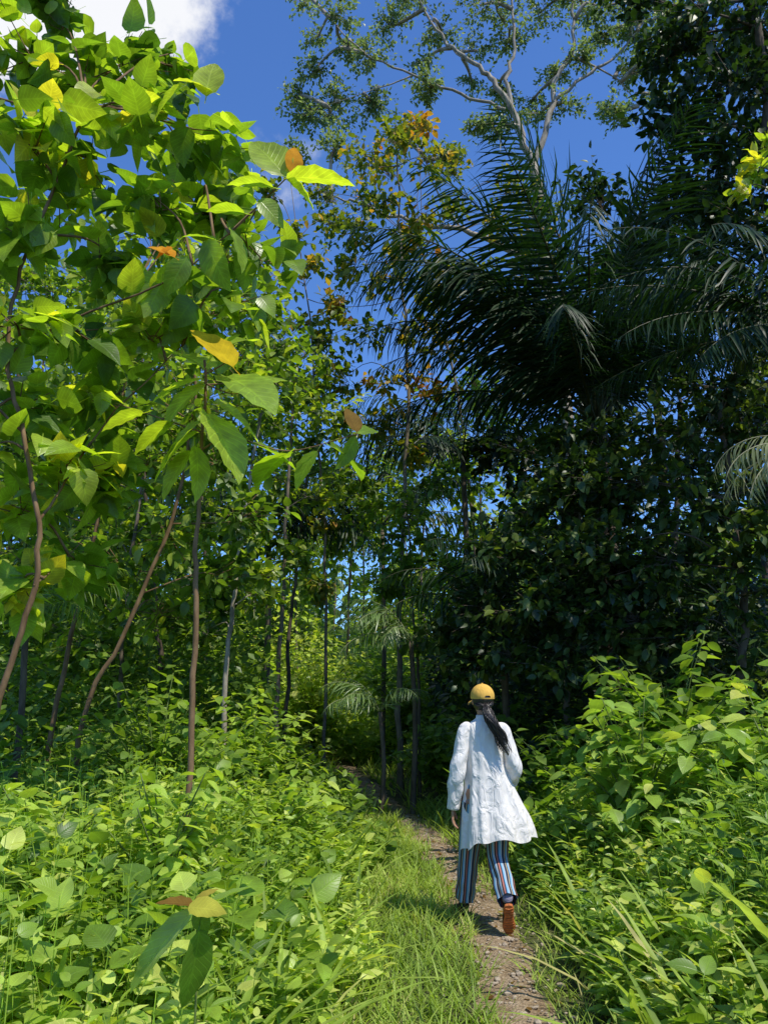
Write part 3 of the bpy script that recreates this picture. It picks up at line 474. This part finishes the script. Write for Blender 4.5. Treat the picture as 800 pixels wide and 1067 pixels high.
shrub('leafy_shrub','second bush with sunlight put into its leaf colour, deeper in the central gap',-3.2,23,4.0,2.,44,14,.24,MID,M['herb'],.85)  # sunlight painted here too, by the brighter leaf colour
shrub('leafy_shrub','bush on the far right of the central gap',.6,18,2.6,1.5,40,13,.22,MID,M['under'],.7)
shrub('leafy_shrub','wide dark bush along the right forest edge',4.2,9.5,2.,1.3,44,13,.18,MID,M['dark'],.8)
def strap(label,x,y,n,L,mat,W=1.):
    b=np.array([x,y,float(hh(x,y))]);T=thing('strap_leaf_plant',label,'plant',b);a=Acc()
    az=rng.uniform(0,6.28,n);D=np.c_[np.cos(az)*.45,np.sin(az)*.45,rng.uniform(.6,1.6,n)]
    place(a,STRAP,b+np.c_[rng.normal(0,.08,(n,2)),np.zeros(n)],D,norm(np.c_[-np.cos(az),-np.sin(az),np.full(n,.7)]),L*rng.uniform(.5,1.1,n),W,np.clip(rng.normal(.5,.22,n),0,1))
    a.build('leaves',mat,T)
strap('clump of long arching strap leaves at the lower right corner',2.0,3.9,30,.95,M['grass'],.9)
strap('clump of arching strap leaves right of the path bottom',1.65,3.9,22,.65,M['grass'],.9)
strap('strap-leaved clump at the right edge halfway up the bank',2.7,4.7,24,.9,M['grass'],.9)
strap('ginger-like clump with upright leaves beyond the walker',1.35,8.4,22,1.1,M['under'],2.)
strap('tufted strap leaves on the right verge beyond the walker',.75+.9,7.,14,.5,M['grass'])
# foreground wilted plant bottom left
b=at(200,1150,2.9);b[2]=float(hh(b[0],b[1]));T=thing('wilting_plant','wilting plant with a few browned curled leaves in the lower left foreground','plant',b)
a=Acc();tube(a,cat([b,at(205,1020,2.9),at(205,945,2.9)],5),[.005,.003],6,);a.build('stem',M['stem'],T)
a=Acc();bigleaf(a,(203,948),(118,1030),2.85,.42,.85,N=(.5,-.3,.8));bigleaf(a,(204,955),(255,912),2.95,.35,.6,N=(0,-.2,1));a.build('leaves',M['herb2'],T)
a=Acc();bigleaf(a,(208,968),(200,1058),2.8,.75,.35,N=(.75,-.7,.1));bigleaf(a,(205,948),(216,975),2.8,1.1,.3);a.build('dark_leaf',M['broad'],T)['label']='dark green leaf hanging straight down'
a=Acc();bigleaf(a,(203,944),(164,932),2.82,.8,.35,N=(.1,-.2,1));bigleaf(a,(196,946),(236,944),2.78,1.2,.95,N=(.2,-.45,.9));bigleaf(a,(202,942),(224,922),2.85,.8,.8,N=(.1,-.3,1));a.build('brown_leaf',M['brown'],T)['label']='curled brown and yellow leaves at the top of the stem'
# ------------------------------------------------------------ distant forest
a=Acc()
for k in range(230):
    y=rng.uniform(36,62);x=rng.uniform(-38,38);h=rng.uniform(4,13)*(.7 if -14<x<4 else 1.1)
    for z in np.arange(0,h,2.):
        c=np.array([x+rng.normal(0,.8),y,z]);n=55
        P=c+norm(rng.normal(size=(n,3)))*rng.uniform(.3,2.3,(n,1))
        place(a,FARV,P,rng.normal(size=(n,3)),norm(np.c_[rng.normal(0,.5,n),rng.normal(-.4,.5,n),np.ones(n)]),rng.uniform(.5,1.1,n),1.,np.clip(rng.normal(.5,.2,n),0,1))
tag(a.build('distant_forest',M['mid']),'distant wall of forest seen through the gaps','forest',kind='stuff')
# ------------------------------------------------------------ person
def cloth(name,c1,c2,scale=260,rough=.85,bump=.15,big=16):
    m,nt,out=newmat(name);N=nt.nodes;L=nt.links;tc=N.new('ShaderNodeTexCoord')
    mp=N.new('ShaderNodeMapping');mp.inputs['Scale'].default_value=(1.3,1.3,.6);L.new(tc.outputs['Object'],mp.inputs[0])
    n1=N.new('ShaderNodeTexNoise');n1.inputs['Scale'].default_value=big;n1.inputs['Detail'].default_value=3.5;n1.inputs['Distortion'].default_value=1.6;L.new(mp.outputs[0],n1.inputs[0])
    r=ramp(nt,[(.3,c1),(.7,c2)]);L.new(n1.outputs[0],r.inputs[0])
    p=N.new('ShaderNodeBsdfPrincipled');L.new(r.outputs[0],p.inputs['Base Color']);p.inputs['Roughness'].default_value=rough;p.inputs['Specular IOR Level'].default_value=.2
    b=N.new('ShaderNodeBump');b.inputs['Strength'].default_value=min(bump*3,1);b.inputs['Distance'].default_value=.035;L.new(n1.outputs[0],b.inputs['Height']);L.new(b.outputs[0],p.inputs['Normal'])
    if name=='white_linen':
        t=N.new('ShaderNodeBsdfTranslucent');t.inputs[0].default_value=(.85,.82,.78,1);mx=N.new('ShaderNodeMixShader');mx.inputs[0].default_value=.12;L.new(p.outputs[0],mx.inputs[1]);L.new(t.outputs[0],mx.inputs[2]);L.new(mx.outputs[0],out.inputs[0])
    else: L.new(p.outputs[0],out.inputs[0])
    return m
M['shirt']=cloth('white_linen',(.80,.76,.71),(.86,.82,.77),bump=.25,big=11)
M['cap']=cloth('mustard_cotton',(.60,.34,.06),(.70,.42,.09),bump=.06)
M['skin']=solid_mat('skin',(.36,.19,.11),(.42,.23,.14),30,.55,.05)
M['hair']=solid_mat('black_hair',(.006,.005,.004),(.028,.02,.015),60,.4,.4,(1,1,.12),spec=.6)
M['shoe']=solid_mat('dark_shoe_mesh',(.018,.015,.013),(.04,.03,.026),120,.75,.3)
M['sole']=solid_mat('orange_rubber',(.30,.09,.03),(.72,.22,.06),38,.75,.5)
M['sock']=cloth('lilac_sock',(.22,.20,.28),(.3,.27,.36))
M['eye']=solid_mat('eye',(.02,.015,.01),(.03,.02,.015),50,.2,0)
def stripe():
    m,nt,out=newmat('striped_cotton');N=nt.nodes;L=nt.links
    a=N.new('ShaderNodeAttribute');a.attribute_name='lf';s=N.new('ShaderNodeSeparateXYZ');L.new(a.outputs['Vector'],s.inputs[0])
    m1=N.new('ShaderNodeMath');m1.operation='MULTIPLY';m1.inputs[1].default_value=5;L.new(s.outputs[1],m1.inputs[0])
    m2=N.new('ShaderNodeMath');m2.operation='FRACT';L.new(m1.outputs[0],m2.inputs[0])
    nv=(.02,.03,.06);w=(.55,.56,.58);bl=(.16,.34,.52);rd=(.45,.15,.11);bk=(.02,.02,.025)
    r=ramp(nt,[(0,nv),(.14,w),(.20,bl),(.36,nv),(.46,rd),(.55,bk),(.66,w),(.72,bl),(.84,bk),(.9,(.5,.36,.18)),(.95,nv)],'CONSTANT');L.new(m2.outputs[0],r.inputs[0])
    p=N.new('ShaderNodeBsdfPrincipled');L.new(r.outputs[0],p.inputs['Base Color']);p.inputs['Roughness'].default_value=.85
    L.new(p.outputs[0],out.inputs[0]);return m
M['stripe']=stripe()
px_,py_=.745,6.0
PE=thing('person','person in a mustard cap, white long shirt and striped trousers walking away along the path','person',(px_,py_,float(hh(px_,py_))))
PE.rotation_euler=(0,0,R_(5));PE.scale=(1.02,1.02,1.02);del PE['wloc']
def build_local(acc,name,mat,parent=None,smooth=True):
    o=acc.build(name,mat,None,smooth);o.parent=parent or PE;return o
def ell(acc,c,r,seg=20,R=.5,zmin=None,rot=None):
    V=[];n=seg;mm=seg//2
    for i in range(mm+1):
        ph=math.pi*i/mm
        for j in range(n):
            th=2*math.pi*j/n;V.append((math.sin(ph)*math.cos(th),math.sin(ph)*math.sin(th),math.cos(ph)))
    V=np.array(V)*np.array(r)
    if rot is not None:V=V@rot.T
    V=V+np.array(c);f=[]
    for i in range(mm):
        for j in range(n):
            a=i*n+j;b=i*n+(j+1)%n;f+=[(a,b+n,b),(a,a+n,b+n)]
    acc.add(V,np.array(f),np.full((len(V),3),R))
hipL,kneeL,ankL=(-.08,0,.86),(-.10,.17,.475),(-.125,.24,.095)
hipR,kneeR,ankR=(.08,0,.86),(.075,.0,.47),(.07,-.27,.255)
shL,elL,wrL=(-.14,0,1.33),(-.205,-.035,1.06),(-.238,.01,.80)
shR,elR,wrR=(.14,0,1.33),(.208,-.03,1.08),(.20,.15,.90)
def loft(acc,secs,n=32,fn=None,cap=True,lv=None,R=.5):
    s=np.array(secs,float)
    if lv:
        t=np.linspace(0,len(s)-1,lv);s=np.stack([np.interp(t,np.arange(len(s)),s[:,k]) for k in range(s.shape[1])],1)
        for _ in range(int(lv/len(secs))): s[1:-1]=(s[:-2]+2*s[1:-1]+s[2:])/4
    V=[];A=[];L=len(s)
    for i,(z,cx,cy,a,b) in enumerate(s):
        for j in range(n):
            th=2*math.pi*j/n;k=1.;dz=0.;dx=0.
            if fn:k,dx,dz=fn(i/(L-1),th)
            V.append((cx+a*math.cos(th)*k+dx,cy+b*math.sin(th)*k,z+dz));A.append((R,j/n,i/(L-1)))
    f=[]
    for i in range(L-1):
        for j in range(n):
            a=i*n+j;b=i*n+(j+1)%n;f+=[(a,b,b+n),(a,b+n,a+n)]
    if cap:
        V.append((s[0][1],s[0][2],s[0][0]));V.append((s[-1][1],s[-1][2],s[-1][0]));A+=[(R,0,0)]*2;e=(L-1)*n
        for j in range(n): f+=[(L*n,(j+1)%n,j),(L*n+1,e+j,e+(j+1)%n)]
    acc.add(np.array(V),np.array(f),np.array(A,float))
B=Acc()
loft(B,[(.76,0,0,.10,.08),(.82,0,0,.15,.10),(.9,0,0,.155,.105),(1.0,0,0,.12,.09),(1.1,0,0,.11,.08),(1.22,0,0,.125,.088),(1.31,0,0,.13,.085),(1.365,0,0,.095,.068),(1.40,0,0,.055,.05)],24)
tube(B,cat([(0,-.005,1.35),(0,0,1.42),(0,.012,1.49)],4),[.054,.045,.048],16)
ell(B,(0,.02,1.56),(.073,.092,.098));ell(B,(0,.052,1.505),(.052,.056,.058));ell(B,(0,.06,1.535),(.06,.05,.05))
tube(B,[(0,.105,1.56),(0,.118,1.54),(0,.128,1.522),(0,.112,1.512)],[.007,.010,.013,.010],8)
ell(B,(0,.106,1.492),(.022,.010,.006),10);ell(B,(0,.105,1.483),(.02,.010,.006),10)
for s in(-1,1): ell(B,(s*.075,.012,1.54),(.008,.018,.03),10);ell(B,(s*.03,.098,1.565),(.022,.012,.006),10)
for a_,b_,c_ in((shL,elL,wrL),(shR,elR,wrR)):
    tube(B,cat([(a_[0]*.6,0,1.33),a_,b_,c_],6),[.042,.043,.04,.034,.031,.025],12)
for a_,b_,c_ in((hipL,kneeL,ankL),(hipR,kneeR,ankR)):
    tube(B,cat([a_,tuple((np.array(a_)+b_)/2),b_,tuple((np.array(b_)*.65+np.array(c_)*.35)+np.array([0,-.012,0])),c_],6),[.08,.075,.066,.052,.048,.048,.043,.033,.033],14)
def hand(wr,d,side,pn):
    wr=np.array(wr,float);d=norm(np.array(d,float));side=np.array(side,float);side=norm(side-d*(side@d));pn=np.cross(d,side)*pn
    ell(B,wr+d*.045,(.034,.052,.013),16,rot=np.stack([side,d,np.cross(side,d)],1))
    fs=[]
    for k,(ln,sp) in enumerate(((.068,-.14),(.076,-.04),(.071,.05),(.056,.16))):
        p=wr+d*.08+side*(.026-.0175*k)
        dd=norm(d+side*(-sp));pts=[p-dd*.02,p];cur=dd
        for j,a in enumerate((18,24,22)):
            a=R_(a);cur=norm(cur*math.cos(a)+pn*math.sin(a));pts.append(pts[-1]+cur*ln*(.42,.32,.26)[j])
        fs.append((pts,[.0088,.0088,.0082,.0075,.006]))
    p=wr+d*.022+side*.022;cur=norm(d*.75+side*.6+pn*.3);pts=[p-cur*.01,p+cur*.022];cur=norm(d*.9+side*.25+pn*.35);pts.append(pts[-1]+cur*.03);cur=norm(d+pn*.4);pts.append(pts[-1]+cur*.024)
    fs.append((pts,[.013,.0115,.0095,.007]));return fs
fing=hand(wrL,(-.0,.12,-1),(.25,1,0),1)+hand(wrR,(-.05,.65,-.6),(-.3,.6,.6),-1)
ob=B.build('body_volume',M['skin'])
md=ob.modifiers.new('r','REMESH');md.mode='VOXEL';md.voxel_size=.0065;md.use_smooth_shade=True
ms=ob.modifiers.new('s','SMOOTH');ms.iterations=4;ms.factor=.5
dg=bpy.context.evaluated_depsgraph_get();ev=ob.evaluated_get(dg);me=bpy.data.meshes.new_from_object(ev)
nv=len(me.vertices);cv=np.empty(nv*3,np.float32);me.vertices.foreach_get('co',cv);cv=cv.reshape(-1,3)
me.calc_loop_triangles();tf=np.empty(len(me.loop_triangles)*3,np.int32);me.loop_triangles.foreach_get('vertices',tf)
BB=Acc();BB.add(cv.astype(float),tf.reshape(-1,3),np.full((nv,3),.5))
for pts,r in fing: tube(BB,cat(pts,3),r,8)
bpy.data.objects.remove(ob)
body=build_local(BB,'body',M['skin'])
for s in(-1,1):
    e=Acc();ell(e,(s*.03,.102,1.552),(.011,.006,.006),10);build_local(e,'eye',M['eye'])
# shirt
S=Acc()
def ff(t,th):
    A=.012+.12*sm((t-.3)/.7)
    w=.5*math.sin(6*th+1.1+1.6*t)+.4*math.sin(11*th+3.4*t+.7)+.3*math.sin(3*th+.5)+.2*math.sin(17*th-4*t)
    k=1+A*w
    k+=.016*math.sin(18*t+5*math.sin(th*2+1))*sm((t-.12)/.2)*sm((.85-t)/.3)+.007*math.sin(31*t-4*math.sin(3*th))*sm((.95-t)/.3)
    k-=.03*math.exp(-((th-1.5*math.pi)/.10)**2)*sm((t-.12)/.1)
    fl=sm((t-.55)/.45)*max(0,math.cos(th+.5))**3*.15
    dz=sm((t-.8)/.2)*(-.02*math.sin(th)+.022*math.sin(3*th+1)+.012*math.sin(8*th)+.06*max(0,math.cos(th+.5)))
    return k,fl,dz
secs=[(1.43,0,-.005,.05,.05),(1.41,0,-.003,.070,.060),(1.392,0,0,.10,.074),(1.365,0,0,.130,.085),(1.31,0,0,.148,.096),(1.22,0,0,.146,.10),(1.10,0,0,.140,.105),(.98,0,0,.146,.114),(.86,0,0,.160,.128),(.72,.005,-.01,.178,.145),(.545,.01,-.02,.195,.16)]
loft(S,secs,160,ff,False,90)
for a_,b_,c_ in((shL,elL,wrL),(shR,elR,wrR)):
    a_=np.array(a_);b_=np.array(b_);c_=np.array(c_)
    ax=a_+np.array([-.05*np.sign(a_[0]),0,.018]);P=cat([ax,a_+np.array([0,0,-.005]),(a_+b_)/2,b_,(b_+c_)/2,c_],9)
    tube(S,P,[.044,.052,.055,.055,.055,.057,.057,.056,.050,.043],44,cap=False,fn=lambda t,th:1+.08*math.sin(30*t+2.6*math.sin(th))*(.3+.7*math.exp(-((t-.65)/.22)**2))+.05*math.sin(3*th+9*t)+.03*math.sin(5*th-14*t))
sh=build_local(S,'shirt',M['shirt'])
for e_,w_ in((elL,wrL),(elR,wrR)):
    e_=np.array(e_);w_=np.array(w_);d=norm(w_-e_);cu=Acc();tube(cu,[w_-d*.045,w_-d*.04,w_-d*.01,w_+d*.006,w_+d*.006],[.038,.0435,.0435,.043,.030],28,cap=False);o=cu.build('cuff',M['shirt']);o.parent=sh
co_=Acc();loft(co_,[(1.405,0,-.004,.060,.058),(1.44,0,0,.054,.053),(1.445,0,0,.048,.048),(1.42,0,0,.05,.05)],32,None,False);o=co_.build('collar',M['shirt']);o.parent=sh
# trousers
Tt=Acc()
for a_,b_,c_,sd,cut in((hipL,kneeL,ankL,-1,.05),(hipR,kneeR,ankR,1,-.005)):
    a_=np.array(a_);b_=np.array(b_);c_=np.array(c_);d=norm(c_-b_)
    P=cat([a_,(a_+b_)/2,b_,(b_+c_)/2,c_-d*cut],10)
    tube(Tt,P,[.095,.09,.08,.072,.068,.068],64,cap=False,fn=lambda t,th:1+.09*sm((t-.4)/.4)*math.sin(5*th+4*t+sd)+.05*math.sin(30*t+2*th+sd)*sm((t-.5)/.3))
loft(Tt,[(.78,0,0,.14,.10),(.86,0,0,.15,.11),(.95,0,0,.14,.10),(1.02,0,0,.12,.09)],64,None,False)
build_local(Tt,'trousers',M['stripe'])
def shoe(heel,fw,up,ank):
    heel=np.array(heel,float);fw=norm(np.array(fw,float));up=np.array(up,float);up=norm(up-fw*(up@fw));sx=np.cross(fw,up)
    U=Acc();O=Acc();n=20
    ss=[0,.02,.06,.10,.15,.19,.225,.245];ww=[.018,.030,.033,.032,.038,.042,.034,.012];hs=[.055,.082,.09,.082,.06,.046,.038,.028]
    V=[];f=[]
    for s_,w,h in zip(ss,ww,hs):
        for j in range(n):
            th=2*math.pi*j/n;x=math.cos(th)*w;z=math.sin(th);z=(z*.5+.5)**.85*h+.018
            x*=1-.25*max(0,math.sin(th));V.append(heel+fw*s_+sx*x+up*z)
    for i in range(len(ss)-1):
        for j in range(n):
            a=i*n+j;b=i*n+(j+1)%n;f+=[(a,b,b+n),(a,b+n,a+n)]
    V.append(heel+up*.04);V.append(heel+fw*.25+up*.03);e=(len(ss)-1)*n
    for j in range(n): f+=[(len(V)-2,(j+1)%n,j),(len(V)-1,e+j,e+(j+1)%n)]
    U.add(np.array(V),np.array(f),np.full((len(V),3),.5))
    tube(U,[heel+fw*.045+up*.07,heel+fw*.04+up*.10,heel+fw*.036+up*.115],[.036,.038,.036],18)
    V=[];f=[];m=36
    for lay,(z,k) in enumerate(((0,.9),(.004,1.),(.016,1.04),(.02,1.))):
        for j in range(m):
            th=2*math.pi*j/m;u=.5-.5*math.cos(th);s_=-.008+.262*u;w=np.interp(s_,[-.008,0,.03,.1,.18,.22,.254],[.012,.024,.034,.028,.043,.037,.014])*math.copysign(1,math.sin(th)) if abs(math.sin(th))>1e-3 else 0
            V.append(heel+fw*(.123+(s_-.123)*k)+sx*w*k+up*z)
    for i in range(3):
        for j in range(m):
            a=i*m+j;b=i*m+(j+1)%m;f+=[(a,b,b+m),(a,b+m,a+m)]
    for i,o_ in((0,0),(3,1)):
        V.append(heel+fw*.12+up*(0 if i==0 else .02))
        for j in range(m): f.append((len(V)-1,i*m+(j+o_)%m,i*m+(j+1-o_)%m))
    O.add(np.array(V),np.array(f),np.full((len(V),3),.5))
    for s_ in np.arange(.015,.24,.022):
        w=float(np.interp(s_,[0,.03,.1,.18,.22,.25],[.02,.029,.022,.038,.032,.012]))
        tube(O,[heel+fw*s_-sx*w-up*.001,heel+fw*(s_+.004)-up*.002,heel+fw*s_+sx*w-up*.001],[.0045,.005,.0045],6)
    u=build_local(U,'shoe',M['shoe']);o=O.build('sole',M['sole'],smooth=False);o.parent=u
    k=Acc();ank=np.array(ank,float);tube(k,[heel+fw*.04+up*.09,ank,ank+(ank-(heel+fw*.04+up*.09))*.8],[.036,.036,.034],18);build_local(k,'sock',M['sock'])
shoe((-.128,.19,.014),(-.12,1,0),(0,0,1),(-.125,.235,.135))
an=R_(56);tp_=np.array([.095,-.185,.026]);fwR=np.array([0.12,math.cos(an),-math.sin(an)])
shoe(tp_-norm(fwR)*.24,fwR,(.1,math.sin(an),math.cos(an)),(.072,-.265,.265))
# hair
H=Acc();V=[];
ell(H,(0,.012,1.562),(.080,.097,.103),28)
HV=H.v[0];yy_=HV[:,1];front=(yy_>.045)&(HV[:,2]<1.60);HV[front]=HV[front]*.0+np.array([0,.03,1.56])+ (HV[front]-np.array([0,.03,1.56]))*.78
g0=[(0,-.07,1.515),(.004,-.115,1.485),(.015,-.14,1.43),(.045,-.15,1.37),(.085,-.145,1.31),(.105,-.14,1.24),(.142,-.136,1.17)]
tube(H,cat(g0,6),[.018,.022,.026,.028,.026,.018,.01,.004],18,fn=lambda t,th:1+.2*math.sin(5*th+4*t)+.12*math.sin(20*t+th))
G=cat(g0,6);w=np.interp(np.linspace(0,1,len(G)),[0,.1,.4,.8,1],[.014,.022,.036,.036,.04])[:,None]
for k in range(150):
    a0=rng.uniform(0,6.28);rr=rng.uniform(.6,1.35);ph=rng.uniform(0,6.28);t=np.linspace(0,1,len(G));fq=rng.uniform(5,11)
    off=np.stack([np.cos(a0+.9*np.sin(t*fq+ph)),np.sin(a0+.9*np.sin(t*fq+ph))*.8,np.zeros(len(G))],1)*w*rr
    e=G+off;L=int(len(G)*rng.uniform(.7,1));e=e[:L]
    if L==len(G):e=np.vstack([e,e[-1]+rng.normal(0,.014,3)+np.array([.01,0,-.04])])
    tube(H,e,[.0028,.0028,.001],4)
for k in range(60):
    s=rng.uniform(-1,1);P=cat([(s*.078,.0,1.53+rng.normal(0,.01)),(s*.062,-.065,1.525-.012*abs(s)+rng.normal(0,.008)),(s*.02,-.095,1.51),(0,-.115,1.498)],4);tube(H,P,[.003,.004,.003],4)
hr=build_local(H,'hair',M['hair'])
tie=Acc();tube(tie,[np.array([0,-.110,1.495])+.024*np.array([math.cos(a),.35*math.sin(a),math.sin(a)*.9]) for a in np.linspace(0,2*math.pi,16)],[.006],6);o=tie.build('hair_tie',M['eye']);o.parent=hr
# cap
K=Acc();V=[];n=96;lv=34
for i in range(lv+1):
    ph=(math.pi/2*1.12)*i/lv
    for j in range(n):
        th=2*math.pi*j/n
        se=1-.012*max(0,math.cos(6*th))**24
        x=.088*math.sin(ph)*math.cos(th);y=.106*math.sin(ph)*math.sin(th);z=.092*math.cos(ph)
        back=max(0,-math.sin(th))
        V.append((x*se,y*se+.016-.004*back,1.575+z*se))
f=[]
for i in range(lv):
    for j in range(n):
        th=2*math.pi*(j+.5)/n-1.5*math.pi-.2;ph=(i+.5)/lv
        a_=(th)/.26
        if a_*a_+((.94-ph)/.10)**2<1 and ph<.94: continue
        a=i*n+j;b=i*n+(j+1)%n;f+=[(a,b+n,b),(a,a+n,b+n)]
K.add(np.array(V),np.array(f),np.full((len(V),3),.5));ell(K,(0,.016,1.668),(.008,.008,.005),10)
cap=build_local(K,'cap',M['cap'])
br=Acc();V=[];f=[];na=20;nr=6
for z0 in(0,-.005):
    for i in range(nr+1):
        for j in range(na+1):
            u=-1+2*j/na;th=math.pi/2-u*1.05+.2;r=i/nr
            x=.086*math.cos(th)-r*.02;y=.104*math.sin(th)+.016+r*.075*math.cos(u*1.35)
            V.append((x,y,1.56+z0-.03*(math.cos(th)/.93)**2-r*.012))
m_=(na+1)*(nr+1)
for l in(0,1):
    for i in range(nr):
        for j in range(na):
            a=l*m_+i*(na+1)+j;f+=[(a,a+1,a+na+2),(a,a+na+2,a+na+1)]
br.add(np.array(V),np.array(f),np.full((len(V),3),.5));o=br.build('brim',M['cap']);o.parent=cap
# ------------------------------------------------------------ light
EL=R_(60);sd=np.array([.72,-.69]);sd=sd/np.linalg.norm(sd)
sv3=np.array([sd[0]*math.cos(EL),sd[1]*math.cos(EL),math.sin(EL)])
from mathutils import Vector
sun=bpy.data.lights.new('sun','SUN');so=bpy.data.objects.new('sun',sun);C.objects.link(so)
sun.energy=5;sun.angle=R_(.53);sun.color=(1,.95,.84)
so.rotation_euler=Vector(-sv3).to_track_quat('-Z','Y').to_euler()
w=bpy.data.worlds.new('World');bpy.context.scene.world=w;w.use_nodes=True;nt=w.node_tree;N=nt.nodes;L=nt.links;N.clear()
out=N.new('ShaderNodeOutputWorld');bg=N.new('ShaderNodeBackground');bg.inputs[1].default_value=.13
sk=N.new('ShaderNodeTexSky');sk.sky_type='NISHITA';sk.sun_disc=False;sk.sun_elevation=EL;sk.sun_rotation=math.atan2(sd[0],sd[1]);sk.air_density=1.;sk.dust_density=.2;sk.ozone_density=1.5
vm=N.new('ShaderNodeVectorMath');vm.operation='MULTIPLY';vm.inputs[1].default_value=(.68,1.05,1.62);L.new(sk.outputs[0],vm.inputs[0])
tc=N.new('ShaderNodeTexCoord')
nz=N.new('ShaderNodeTexNoise');nz.inputs['Scale'].default_value=9;nz.inputs['Detail'].default_value=10;nz.inputs['Roughness'].default_value=.6;L.new(tc.outputs['Generated'],nz.inputs['Vector'])
prev=None
for (px,py,rad,amp,mx) in[(55,-70,9.6,.035,1.),(290,175,2.2,.01,.55)]:
    d=at(px,py,10)-np.array([0,0,CZ]);d=d/np.linalg.norm(d)
    dn=N.new('ShaderNodeVectorMath');dn.operation='DOT_PRODUCT';dn.inputs[1].default_value=d;L.new(tc.outputs['Generated'],dn.inputs[0])
    ma=N.new('ShaderNodeMath');ma.operation='MULTIPLY_ADD';ma.inputs[1].default_value=amp;L.new(nz.outputs[0],ma.inputs[0]);L.new(dn.outputs['Value'],ma.inputs[2])
    c0=math.cos(R_(rad))+amp*.5
    mr=N.new('ShaderNodeMapRange');mr.interpolation_type='SMOOTHSTEP';mr.inputs[1].default_value=c0-amp*.05;mr.inputs[2].default_value=c0+amp*.2;mr.inputs[3].default_value=0;mr.inputs[4].default_value=mx;L.new(ma.outputs[0],mr.inputs[0])
    if prev is None:prev=mr.outputs[0]
    else:
        q=N.new('ShaderNodeMath');q.operation='MAXIMUM';L.new(prev,q.inputs[0]);L.new(mr.outputs[0],q.inputs[1]);prev=q.outputs[0]
mix=N.new('ShaderNodeMix');mix.data_type='RGBA';L.new(prev,mix.inputs[0]);L.new(vm.outputs[0],mix.inputs[6]);mix.inputs[7].default_value=(7.2,7.3,7.6,1)
L.new(mix.outputs[2],bg.inputs[0]);L.new(bg.outputs[0],out.inputs[0])
sc=bpy.context.scene;sc.view_settings.view_transform='Standard';sc.view_settings.look='None';sc.view_settings.exposure=0
